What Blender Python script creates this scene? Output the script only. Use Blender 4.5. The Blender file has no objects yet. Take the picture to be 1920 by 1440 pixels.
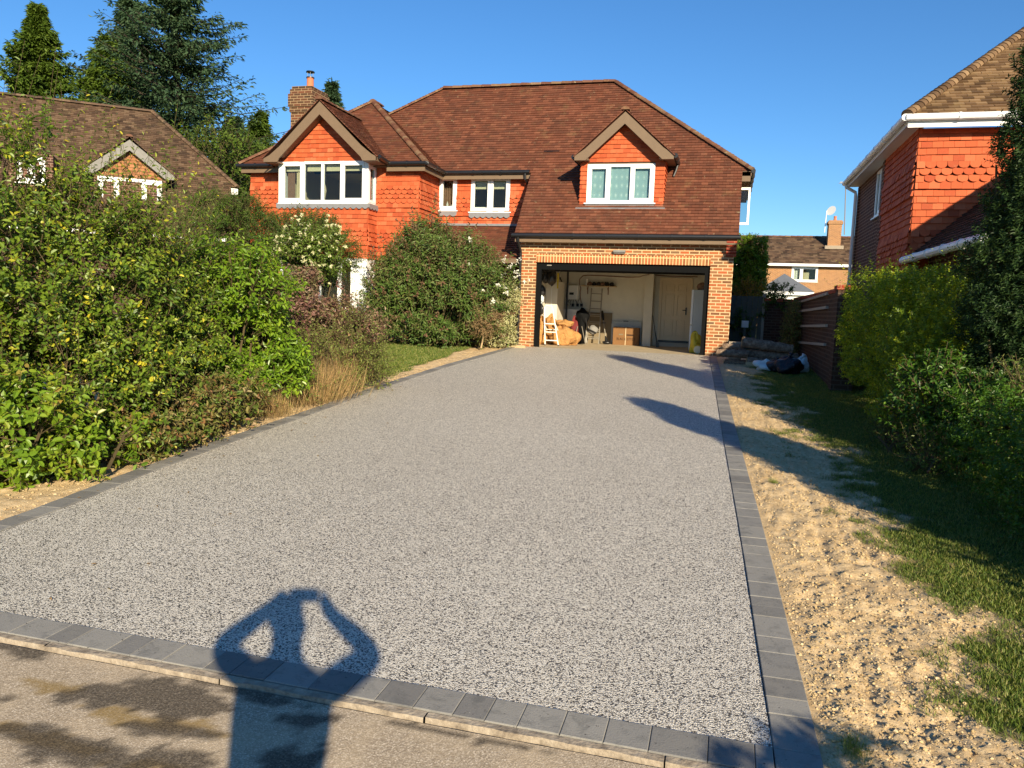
import bpy, math, random
import numpy as np
from math import sin, cos, pi, radians, sqrt, atan2
from mathutils import Vector, Matrix
random.seed(7); RS = np.random.RandomState
sc = bpy.context.scene; COL = sc.collection

# ------------------------------------------------------------------ camera, sky, sun, exposure
F_PX, YAW, PIT, ROLL, CAMH = 1443.0, 15.2, 5.8, 2.1, 1.7
cd = bpy.data.cameras.new('camera'); cam = bpy.data.objects.new('camera', cd); COL.objects.link(cam); sc.camera = cam
cd.sensor_fit = 'HORIZONTAL'; cd.sensor_width = 36; cd.lens = 36*F_PX/1920; cd.clip_start = 0.02; cd.clip_end = 3000
CM = Matrix.Rotation(radians(YAW), 4, 'Z') @ Matrix.Rotation(radians(90-PIT), 4, 'X') @ Matrix.Rotation(radians(ROLL), 4, 'Z')
cam.matrix_world = Matrix.Translation((0, 0, CAMH)) @ CM
SUND = Vector((-0.482, 0.803, -0.354)).normalized()            # the way the sunlight travels
w = bpy.data.worlds.new('World'); sc.world = w; w.use_nodes = True
wn = w.node_tree; wn.nodes.clear()
sky = wn.nodes.new('ShaderNodeTexSky'); sky.sky_type = 'NISHITA'; sky.sun_disc = False
sky.sun_elevation = math.asin(-SUND.z); sky.sun_rotation = atan2(-SUND.x, -SUND.y)
sky.air_density = 1.0; sky.dust_density = 0.0; sky.ozone_density = 6.0; sky.altitude = 100
hs = wn.nodes.new('ShaderNodeHueSaturation'); hs.inputs['Saturation'].default_value = 1.1
bg = wn.nodes.new('ShaderNodeBackground'); bg.inputs[1].default_value = 0.09
wo = wn.nodes.new('ShaderNodeOutputWorld')
wn.links.new(sky.outputs[0], hs.inputs['Color']); wn.links.new(hs.outputs[0], bg.inputs[0]); wn.links.new(bg.outputs[0], wo.inputs[0])
sd = bpy.data.lights.new('sun', 'SUN'); sun = bpy.data.objects.new('sun', sd); COL.objects.link(sun)
sd.energy = 5.0; sd.angle = radians(0.53); sd.color = (1.0, 0.86, 0.62)
sun.rotation_euler = SUND.to_track_quat('-Z', 'Y').to_euler(); sun.location = (20, -30, 20)
sc.view_settings.view_transform = 'Standard'; sc.view_settings.look = 'None'; sc.view_settings.exposure = 0.8; sc.view_settings.gamma = 1
sc.cycles.max_bounces = 8; sc.cycles.diffuse_bounces = 4; sc.cycles.transparent_max_bounces = 12

# ------------------------------------------------------------------ helpers
SL = 0.0358
def gz(y): return SL*min(max(y, -30), 19.0)
R3 = np.array(CM.to_3x3())
def at(x, y, Y):
    d = R3 @ np.array([(x-960)/F_PX, -(y-720)/F_PX, -1.0]); t = Y/d[1]
    return Vector((d[0]*t, Y, CAMH+d[2]*t))
def atd(x, y, D):
    d = R3 @ np.array([(x-960)/F_PX, -(y-720)/F_PX, -1.0]); return Vector((d[0]*D, d[1]*D, CAMH+d[2]*D))
ORG = {}
def tag(o, label=None, cat=None, group=None, kind=None):
    if label: o['label'] = label
    if cat: o['category'] = cat
    if group: o['group'] = group
    if kind: o['kind'] = kind
    return o
def thing(name, label, cat, loc, group=None):
    o = bpy.data.objects.new(name, None); COL.objects.link(o); o.location = loc; ORG[o] = Vector(loc); o.empty_display_size = 0.2
    return tag(o, label, cat, group)
def link(name, me, parent, origin):
    o = bpy.data.objects.new(name, me); COL.objects.link(o)
    if parent is not None: o.parent = parent
    else: o.location = origin
    ORG[o] = Vector(origin); return o
def make(name, V, Fs, mat, parent=None, origin=None, rnd=None, mi=None, smooth=False, uv=True, extra=None):
    """V (n,3) world, Fs list of index tuples or (m,k) array"""
    V = np.asarray(V, dtype=np.float64).reshape(-1, 3)
    if origin is None:
        origin = ORG[parent] if parent is not None else Vector(((V[:, 0].min()+V[:, 0].max())/2, (V[:, 1].min()+V[:, 1].max())/2, V[:, 2].min()))
    me = bpy.data.meshes.new(name)
    if isinstance(Fs, np.ndarray):
        k = Fs.shape[1]; tot = np.full(len(Fs), k, np.int32); idx = Fs.ravel().astype(np.int32)
    else:
        tot = np.array([len(f) for f in Fs], np.int32); idx = np.array([i for f in Fs for i in f], np.int32)
    start = np.concatenate([[0], np.cumsum(tot)[:-1]]).astype(np.int32)
    me.vertices.add(len(V)); me.vertices.foreach_set('co', (V-np.array(origin)).astype(np.float32).ravel())
    me.loops.add(len(idx)); me.loops.foreach_set('vertex_index', idx)
    me.polygons.add(len(tot)); me.polygons.foreach_set('loop_start', start); me.polygons.foreach_set('loop_total', tot)
    if mi is not None: me.polygons.foreach_set('material_index', np.asarray(mi, np.int32))
    me.polygons.foreach_set('use_smooth', np.full(len(tot), bool(smooth)))
    me.update(calc_edges=True)
    if uv:
        fn = np.zeros(len(tot)*3, np.float32); me.polygons.foreach_get('normal', fn); fn = fn.reshape(-1, 3)
        T = np.stack([-fn[:, 1], fn[:, 0], np.zeros(len(fn))], 1); ln = np.linalg.norm(T, axis=1)
        T[ln < .02] = (1, 0, 0); T /= np.linalg.norm(T, axis=1)[:, None]; B = np.cross(fn, T)
        fi = np.repeat(np.arange(len(tot)), tot); P = V[idx]
        U = np.stack([(P*T[fi]).sum(1), (P*B[fi]).sum(1)], 1).astype(np.float32)
        l = me.uv_layers.new(name='UVMap'); l.data.foreach_set('uv', U.ravel())
    if rnd is not None:
        a = me.attributes.new('rnd', 'FLOAT', 'POINT'); a.data.foreach_set('value', np.asarray(rnd, np.float32))
    for k2, v2 in (extra or {}).items():
        a = me.attributes.new(k2, 'FLOAT', 'POINT'); a.data.foreach_set('value', np.asarray(v2, np.float32))
    for m in (mat if isinstance(mat, (list, tuple)) else [mat]): me.materials.append(m)
    return link(name, me, parent, origin)

class MB:
    def __init__(s): s.v = []; s.f = []; s.r = []; s.m = []; s.cr = 0.5; s.cm = 0
    def add(s, V, Fs):
        n = len(s.v); s.v += [tuple(p) for p in V]; s.r += [s.cr]*len(V)
        s.f += [tuple(i+n for i in f) for f in Fs]; s.m += [s.cm]*len(Fs); return s
    def box(s, x0, x1, y0, y1, z0, z1):
        return s.obox((0, 0, 0), (1, 0, 0), (0, 1, 0), x0, x1, y0, y1, z0, z1)
    def obox(s, O, U, N, u0, u1, n0, n1, z0, z1, Z=(0, 0, 1)):
        O, U, N, Z = Vector(O), Vector(U), Vector(N), Vector(Z)
        P = [O+U*a+N*b+Z*c for c in (z0, z1) for b in (n0, n1) for a in (u0, u1)]
        fs = [(0, 2, 3, 1), (4, 5, 7, 6), (0, 1, 5, 4), (2, 6, 7, 3), (0, 4, 6, 2), (1, 3, 7, 5)]
        if U.cross(N).dot(Z) < 0: fs = [f[::-1] for f in fs]
        return s.add(P, fs)
    def prism(s, poly, d):       # poly: planar list of points; extruded by vector d
        n = len(poly); P = [Vector(p) for p in poly]; d = Vector(d); Q = [p+d for p in P]
        nr = Vector((0, 0, 0))
        for i in range(n): nr += P[i].cross(P[(i+1) % n])
        fs = [tuple(range(n))[::-1], tuple(range(n, 2*n))]+[(i, (i+1) % n, (i+1) % n+n, i+n) for i in range(n)]
        if nr.dot(d) < 0: fs = [f[::-1] for f in fs]
        return s.add(P+Q, fs)
    def tube(s, pts, r, n=8, cap=True):
        pts = [Vector(p) for p in pts]; rs = r if isinstance(r, (list, tuple)) else [r]*len(pts)
        V = []; Fs = []; prev = None
        for i, p in enumerate(pts):
            d = (pts[min(i+1, len(pts)-1)]-pts[max(i-1, 0)]).normalized()
            a = (prev - d*prev.dot(d)) if prev else d.orthogonal()
            if a.length < 1e-6: a = d.orthogonal()
            a.normalize(); prev = a; b = d.cross(a)
            V += [p+(a*cos(2*pi*k/n)+b*sin(2*pi*k/n))*rs[i] for k in range(n)]
        for i in range(len(pts)-1):
            for k in range(n): Fs.append((i*n+k, i*n+(k+1) % n, (i+1)*n+(k+1) % n, (i+1)*n+k))
        if cap: Fs += [tuple(range(n))[::-1], tuple(range((len(pts)-1)*n, len(pts)*n))]
        return s.add(V, Fs)
    def lathe(s, c, prof, n=16, axis=(0, 0, 1)):
        ax = Vector(axis).normalized(); a = ax.orthogonal().normalized(); b = ax.cross(a); c = Vector(c); V = []; Fs = []
        for r, z in prof: V += [c+ax*z+(a*cos(2*pi*k/n)+b*sin(2*pi*k/n))*r for k in range(n)]
        for i in range(len(prof)-1):
            for k in range(n): Fs.append((i*n+k, i*n+(k+1) % n, (i+1)*n+(k+1) % n, (i+1)*n+k))
        Fs += [tuple(range(n))[::-1], tuple(range((len(prof)-1)*n, len(prof)*n))]
        return s.add(V, Fs)
    def blob(s, c, r, seed=0, amp=.12, n=14, m=10, zmin=None):
        c = Vector(c); V = []; Fs = []; rr = random.Random(seed); ph = [(rr.uniform(0, 6), rr.uniform(0, 6), rr.randint(2, 5), rr.randint(1, 4)) for _ in range(5)]
        for i in range(m+1):
            th = pi*i/m
            for k in range(n):
                a = 2*pi*k/n; f = 1+amp*sum(sin(q[2]*a+q[0])*sin(q[3]*th+q[1]) for q in ph)/1.6
                p = Vector((c.x+r[0]*f*sin(th)*cos(a), c.y+r[1]*f*sin(th)*sin(a), c.z+r[2]*f*cos(th)))
                if zmin is not None: p.z = max(p.z, zmin)
                V.append(p)
        for i in range(m):
            for k in range(n): Fs.append((i*n+k, (i+1)*n+k, (i+1)*n+(k+1) % n, i*n+(k+1) % n))
        return s.add(V, Fs)
    def build(s, name, mat, parent=None, origin=None, smooth=False, bevel=0, uv=True):
        o = make(name, s.v, s.f, mat, parent, origin, rnd=s.r, mi=s.m, smooth=smooth, uv=uv)
        if bevel:
            b = o.modifiers.new('bevel', 'BEVEL'); b.width = bevel; b.segments = 2; b.limit_method = 'ANGLE'; b.harden_normals = False
        return o

# value noise (numpy)
def _h(i, j, k, s): 
    x = np.sin(i*127.1+j*311.7+k*74.7+s*53.3)*43758.5453; return x-np.floor(x)
def vnoise(P, s=0):
    P = np.asarray(P, float); I = np.floor(P); f = P-I; f = f*f*(3-2*f); r = 0
    for a in (0, 1):
        for b in (0, 1):
            for c in (0, 1):
                wgt = (f[..., 0] if a else 1-f[..., 0])*(f[..., 1] if b else 1-f[..., 1])*(f[..., 2] if c else 1-f[..., 2])
                r = r+wgt*_h(I[..., 0]+a, I[..., 1]+b, I[..., 2]+c, s)
    return r
def fbm2(x, y, sc_, oc=4, s=0):
    r = 0; a = .5; t = 0
    for o in range(oc):
        r = r+a*vnoise(np.stack([x*sc_, y*sc_, np.zeros_like(x)+o*7.3], -1), s); t += a; a *= .5; sc_ *= 2.03
    return r/t
def nrm(v): return v/np.maximum(np.linalg.norm(v, axis=-1, keepdims=True), 1e-9)

# ------------------------------------------------------------------ materials
class G:
    def __init__(s, name):
        s.m = bpy.data.materials.new(name); s.m.use_nodes = True; s.t = s.m.node_tree; s.t.nodes.clear(); s.out = s.n('OutputMaterial')
    def n(s, t, ins=None, **kw):
        nd = s.t.nodes.new('ShaderNode'+t)
        for k, v in kw.items(): setattr(nd, k, v)
        for k, v in (ins or {}).items(): s.set(nd.inputs[k], v)
        return nd
    def set(s, i, v):
        if isinstance(v, bpy.types.NodeSocket): s.t.links.new(v, i)
        elif isinstance(v, (tuple, list)) and len(v) == 3 and i.type == 'RGBA': i.default_value = (*v, 1)
        else: i.default_value = v
    def noise(s, scale, detail=3, rough=.5, vec=None, dist=0):
        return s.n('TexNoise', {'Scale': scale, 'Detail': detail, 'Roughness': rough, 'Vector': vec or s.pos(), 'Distortion': dist}).outputs['Fac']
    def pos(s):
        if not hasattr(s, '_p'): s._p = s.n('NewGeometry').outputs['Position']
        return s._p
    def uv(s): return s.n('UVMap', uv_map='UVMap').outputs[0]
    def attr(s, a): return s.n('Attribute', attribute_name=a).outputs['Fac']
    def ramp(s, fac, stops, interp='LINEAR'):
        r = s.n('ValToRGB', {0: fac}); c = r.color_ramp; c.interpolation = interp
        while len(c.elements) > 1: c.elements.remove(c.elements[-1])
        for i, (p, col) in enumerate(stops):
            e = c.elements[0] if i == 0 else c.elements.new(p)
            e.position = p; e.color = (*((col,)*3 if isinstance(col, (int, float)) else col), 1)
        return r.outputs[0]
    def mix(s, a, b, f, mode='MIX'):
        m = s.n('MixRGB', {0: f, 1: a, 2: b}, blend_type=mode); return m.outputs[0]
    def math(s, op, a, b=0.0): return s.n('Math', {0: a, 1: b}, operation=op).outputs[0]
    def bump(s, h, st=.3, d=.01): return s.n('Bump', {'Height': h, 'Strength': st, 'Distance': d}).outputs[0]
    def fin(s, col, rough=.8, bump=None, spec=.3, metal=0, trans=0, tcol=None, **kw):
        p = s.n('BsdfPrincipled', {'Base Color': col, 'Roughness': rough, 'Metallic': metal, 'Specular IOR Level': spec})
        for k, v in kw.items(): s.set(p.inputs[k.replace('_', ' ')], v)
        if bump is not None: s.set(p.inputs['Normal'], bump)
        sh = p.outputs[0]
        if trans:
            tr = s.n('BsdfTranslucent', {'Color': tcol or col}); sh = s.n('MixShader', {0: trans, 1: sh, 2: tr.outputs[0]}).outputs[0]
        s.set(s.out.inputs[0], sh); return s.m

def flat(name, col, rough=.6, var=.15, sc_=6, spec=.3, metal=0, bump=0, dirt=0):
    g = G(name); n = g.noise(sc_, 5, .6)
    c = g.mix(tuple(x*(1-var) for x in col), tuple(min(1, x*(1+var)) for x in col), n)
    if dirt: c = g.mix(c, (.08, .07, .05), g.math('MULTIPLY', g.ramp(g.noise(2.3, 6, .7), [(.45, 0), (.75, 1)]), dirt))
    b = g.bump(g.noise(sc_*12, 4), .3, bump) if bump else None
    return g.fin(c, rough, b, spec, metal)

def tile_mat(name, cols, lich=0, stain=.0, rough=.75, stc=(.05, .04, .03), mott=.35, streak=0):
    g = G(name); r = g.attr('rnd'); c = g.ramp(r, [(i/(len(cols)-1), k) for i, k in enumerate(cols)])
    n = g.noise(35, 4, .6); c = g.mix(c, g.mix(c, (.62, .62, .62), 1.0, 'MULTIPLY'), g.math('MULTIPLY', n, mott*2))
    if stain: c = g.mix(c, stc, g.math('MULTIPLY', g.ramp(g.noise(.9, 6, .65), [(.42, 0), (.68, 1)]), stain))
    if lich:
        l = g.ramp(g.noise(9, 5, .75), [(.62, 0), (.70, 1)]); c = g.mix(c, (.42, .38, .22), g.math('MULTIPLY', l, lich))
        l2 = g.ramp(g.noise(3.1, 6, .7), [(.55, 0), (.72, 1)]); c = g.mix(c, (.30, .24, .10), g.math('MULTIPLY', l2, lich*.4))
    return g.fin(c, rough, g.bump(g.noise(120, 4), .4, .003), .25)

def brick_mat(name, cols, mortar, soldier=False, msize=.011, bw=.225, bh=.075, bump=.006, stain=0):
    g = G(name); v = g.uv()
    if soldier: v = g.n('Mapping', {'Vector': v, 'Rotation': (0, 0, pi/2), 'Location': (.05, 0, 0)}).outputs[0]
    def br(c1, c2, mo): return g.n('TexBrick', {'Vector': v, 'Color1': c1, 'Color2': c2, 'Mortar': mo, 'Scale': 1.0, 'Mortar Size': msize, 'Mortar Smooth': .15, 'Bias': 0.0, 'Brick Width': bw, 'Row Height': bh}, offset=0.0 if soldier else .5)
    b = br((0, 0, 0), (1, 1, 1), (.5, .5, .5)); wn_ = g.n('Math', {0: b.outputs['Color'], 1: 0}, operation='ADD').outputs[0]
    c = g.ramp(wn_, [(i/(len(cols)-1), k) for i, k in enumerate(cols)])
    n = g.noise(28, 5, .65); c = g.mix(c, g.mix(c, (.55, .52, .50), 1, 'MULTIPLY'), n)
    if stain: c = g.mix(c, (.03, .028, .02), g.math('MULTIPLY', g.ramp(g.noise(2.2, 5), [(.4, 0), (.7, 1)]), stain))
    c = g.mix(c, mortar, b.outputs['Fac'])
    h = g.math('ADD', g.math('MULTIPLY', g.math('SUBTRACT', 1.0, b.outputs['Fac']), 1.0), g.math('MULTIPLY', g.noise(70, 4), .35))
    return g.fin(c, .85, g.bump(h, .7, bump), .2)

def leaf_mat(name, cols, rough=.42, trans=.22, spec=.35, gain=1.5):
    g = G(name); c = g.ramp(g.attr('rnd'), [(i/(len(cols)-1), k) for i, k in enumerate(cols)])
    c = g.mix(c, tuple(min(1, x*1.25) for x in cols[len(cols)//2]), g.math('MULTIPLY', g.noise(3.0, 3), .25))
    t = g.mix(c, (gain*1.15, gain, .35), 1, 'MULTIPLY')
    return g.fin(c, rough, None, spec, trans=trans, tcol=t)

M = {}
M['orange'] = tile_mat('orange hanging tile', [(.40, .072, .025), (.50, .098, .032), (.53, .108, .036), (.56, .12, .042), (.62, .16, .065)], mott=.38, lich=.2)
M['orange_pale'] = tile_mat('weathered orange tile', [(.5, .09, .025), (.62, .16, .06), (.6, .22, .12)], mott=.3)
M['roof'] = tile_mat('brown red roof tile', [(.13, .048, .028), (.16, .056, .031), (.18, .062, .034), (.205, .070, .038), (.25, .092, .05)], lich=.5, stain=.2, mott=.5)
M['roofd'] = tile_mat('dark brown roof tile', [(.05, .03, .02), (.11, .065, .04), (.15, .09, .055), (.2, .13, .08)], lich=.6, stain=.3)
M['roofr'] = tile_mat('golden brown roof tile', [(.10, .055, .025), (.19, .11, .055), (.26, .16, .08), (.33, .21, .11)], lich=.5, stain=.2)
M['roof_shade'] = tile_mat('shade-darkened roof tile', [(.02, .018, .018), (.04, .034, .032), (.055, .045, .04)], stain=.2)  # near-black palette puts the garage slope's shade into the tile colour
M['ridge'] = tile_mat('mossy ridge tile', [(.14, .055, .032), (.2, .09, .05), (.24, .15, .085)], lich=.9, stain=.2)
M['brick'] = brick_mat('yellow orange facing brick', [(.20, .09, .045), (.29, .13, .055), (.50, .13, .048), (.40, .18, .075), (.50, .15, .055), (.34, .17, .075), (.20, .12, .07), (.44, .19, .08)], (.62, .43, .24))
M['brick_s'] = brick_mat('soldier course brick', [(.26, .11, .05), (.55, .15, .05), (.4, .19, .08), (.6, .14, .05), (.27, .17, .09)], (.72, .48, .24), soldier=True)
M['brick_red'] = brick_mat('red corbel brick', [(.42, .06, .025), (.3, .05, .03), (.5, .09, .035)], (.35, .12, .07))
M['brick_dark'] = brick_mat('dark brown brick', [(.10, .045, .03), (.14, .06, .038), (.07, .035, .03), (.17, .075, .045)], (.26, .17, .12))
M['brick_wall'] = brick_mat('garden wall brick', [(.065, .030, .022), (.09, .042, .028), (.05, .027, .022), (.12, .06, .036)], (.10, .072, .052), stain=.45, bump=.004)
M['brick_chim'] = brick_mat('sooty chimney brick', [(.07, .04, .025), (.12, .06, .03), (.2, .07, .035), (.09, .055, .035)], (.3, .2, .11), stain=.3)
M['brick_far'] = brick_mat('far orange brick', [(.34, .15, .06), (.46, .21, .085), (.28, .12, .055)], (.5, .34, .19))
M['bark'] = flat('bark', (.05, .038, .028), .9, .5, 20, bump=.01)
M['stem'] = flat('green brown stem', (.09, .065, .03), .8, .3, 20)
M['upvc'] = flat('white upvc', (.82, .82, .80), .35, .02, 2, .5)
M['wood_brown'] = flat('brown painted board', (.17, .115, .072), .55, .12, 9, dirt=.08)
M['black'] = flat('black plastic', (.012, .012, .013), .38, .2, 5, .5)
M['blackm'] = flat('matt black frame', (.004, .0042, .0045), .75, .2, 5, .1)
M['lead'] = flat('lead flashing', (.20, .20, .21), .6, .3, 14, .4)
M['cream_wall'] = flat('cream painted block', (.66, .62, .51), .8, .08, 3, dirt=.12)
M['plaster'] = flat('plasterboard', (.42, .39, .32), .85, .08, 3)
M['concrete'] = flat('concrete floor', (.50, .40, .26), .85, .2, 5, bump=.003, dirt=.25)
M['room'] = flat('room wall', (.72, .62, .42), .9, .1, 2)
M['curtain'] = flat('cream curtain', (.62, .52, .34), .8, .1, 8)
M['curtain_b'] = flat('brown curtain', (.25, .14, .09), .8, .3, 12)
M['blind'] = flat('cream blind', (.70, .62, .42), .7, .04, 3)
M['grey_paint'] = flat('grey painted gable', (.21, .20, .185), .7, .3, 8)
M['alu'] = flat('brushed aluminium', (.30, .27, .22), .45, .1, 10, .5, .35)
M['white'] = flat('white enamel', (.75, .74, .70), .4, .05, 4)
M['slate'] = flat('grey slate', (.12, .13, .15), .6, .25, 3)
M['terracotta'] = flat('terracotta', (.55, .18, .09), .8, .15, 10)
def glassm():
    g = G('window glass'); gl = g.n('BsdfGlossy', {'Color': (.9, .95, 1), 'Roughness': .015}); tr = g.n('BsdfTransparent', {'Color': (.80, .84, .82)})
    f = g.n('Fresnel', {'IOR': 1.55}); g.set(g.out.inputs[0], g.n('MixShader', {0: g.math('MULTIPLY', f.outputs[0], .4), 1: tr.outputs[0], 2: gl.outputs[0]}).outputs[0]); return g.m
M['glass'] = glassm()

def blocks_m():
    g = G('charcoal paving block'); c = g.ramp(g.attr('rnd'), [(0, (.18, .17, .155)), (.5, (.235, .224, .205)), (1, (.30, .283, .25))])
    n = g.noise(7, 6, .65); c = g.mix(c, (.27, .25, .21), g.math('MULTIPLY', g.ramp(n, [(.45, 0), (.75, 1)]), .4))
    c = g.mix(c, (.10, .10, .095), g.math('MULTIPLY', g.ramp(g.noise(11, 5, .7, dist=.6), [(.5, 0), (.68, 1)]), .5)); c = g.mix(c, (.05, .045, .04), g.ramp(g.noise(75, 3, .6), [(.66, 0), (.72, 1)])); c = g.mix(c, (.55, .5, .42), g.ramp(g.noise(95, 3, .6), [(.70, 0), (.75, .8)]))
    return g.fin(c, .75, g.bump(g.noise(150, 5), .5, .003), .3)
M['block'] = blocks_m()
def resin():
    g = G('resin bound stone'); v = g.n('TexVoronoi', {'Scale': 160.0, 'Vector': g.pos()}); cc = g.n('SeparateColor', {0: v.outputs['Color']}).outputs[0]
    c = g.ramp(cc, [(0, (.05, .046, .042)), (.17, (.12, .11, .10)), (.27, (.46, .42, .355)), (.41, (.76, .695, .58)), (.72, (.86, .795, .675)), (1, (.94, .895, .79))])
    c = g.mix(c, (.05, .045, .04), g.ramp(v.outputs['Distance'], [(.5, 0), (.85, .7)]))
    n = g.noise(.55, 5, .6); c = g.mix(c, g.mix(c, (.80, .78, .76), 1, 'MULTIPLY'), n)
    h = g.math('SUBTRACT', 1.0, v.outputs['Distance'])
    return g.fin(c, .55, g.bump(h, .8, .005), .35)
M['resin'] = resin()
def roadm():
    g = G('worn asphalt'); v = g.n('TexVoronoi', {'Scale': 210.0, 'Vector': g.pos()}); cc = g.n('SeparateColor', {0: v.outputs['Color']}).outputs[0]
    c = g.ramp(cc, [(0, (.28, .215, .145)), (.5, (.41, .325, .225)), (.85, (.52, .42, .30)), (1, (.68, .57, .43))])
    c = g.mix(c, (.60, .46, .29), g.math('MULTIPLY', g.ramp(g.noise(2.2, 6, .6), [(.45, 0), (.7, 1)]), .6))
    st = g.attr('stain'); oc = g.attr('ochre')
    fine = g.ramp(g.noise(120, 3, .7), [(.3, .6), (.6, 1)])
    c = g.mix(c, (.27, .17, .045), g.math('MULTIPLY', oc, g.math('MULTIPLY', fine, .8)))
    c = g.mix(c, (.045, .036, .026), g.math('MULTIPLY', st, g.math('MULTIPLY', fine, .9)))
    return g.fin(c, .8, g.bump(g.math('ADD', g.math('MULTIPLY', v.outputs['Distance'], .6), g.noise(45, 4)), .4, .004), .25)
M['road'] = roadm()
def kerbm():
    g = G('concrete kerb'); c = g.ramp(g.noise(22, 6, .7), [(.3, (.17, .135, .10)), (.5, (.33, .27, .20)), (.75, (.46, .39, .30))]); return g.fin(c, .9, g.bump(g.noise(60, 5), .7, .008), .2)
M['kerb'] = kerbm()
def soilm():
    g = G('lawn and dry soil'); s = g.ramp(g.noise(24, 8, .7), [(.25, (.38, .26, .13)), (.5, (.62, .45, .25)), (.75, (.78, .62, .39))])
    s = g.mix(s, (.70, .58, .42), g.ramp(g.noise(75, 3, .6), [(.62, 0), (.72, .8)]))
    s = g.mix(s, (.16, .085, .04), g.ramp(g.noise(48, 4, .6, dist=.5), [(.62, 0), (.75, .6)])); s = g.mix(s, (.42, .27, .13), g.math('MULTIPLY', g.ramp(g.noise(2.6, 6, .65), [(.45, 0), (.7, 1)]), .6))
    gr = g.ramp(g.noise(30, 6, .7), [(.3, (.020, .030, .006)), (.55, (.06, .085, .015)), (.8, (.13, .13, .035))])
    c = g.mix(s, gr, g.attr('grass')); return g.fin(c, .95, g.bump(g.noise(60, 6, .7), .6, .012), .1)
M['soil'] = soilm()
def groundm():
    g = G('garden ground'); c = g.ramp(g.noise(.5, 8, .7), [(.3, (.05, .07, .015)), (.5, (.08, .09, .025)), (.7, (.13, .10, .045))]); return g.fin(c, .95, None, .1)
M['ground'] = groundm()
M['clod'] = tile_mat('soil clod', [(.44, .31, .15), (.56, .41, .21), (.62, .46, .25), (.70, .55, .34)], rough=.95)
M['grass'] = leaf_mat('grass blade', [(.045, .09, .012), (.09, .15, .02), (.17, .21, .04), (.34, .30, .11)], .55, .3)
M['dry'] = leaf_mat('dry grass blade', [(.36, .24, .10), (.5, .34, .15), (.24, .15, .07), (.20, .20, .06)], .7, .2)

def logm():
    g = G('log bark'); c = g.ramp(g.noise(14, 8, .7), [(.3, (.08, .05, .035)), (.5, (.20, .14, .10)), (.7, (.34, .26, .19))]); return g.fin(c, .95, g.bump(g.noise(25, 6, .7), .9, .02), .1)
M['log'] = logm()
M['logend'] = flat('sawn wood end', (.48, .35, .20), .85, .2, 14)

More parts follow.
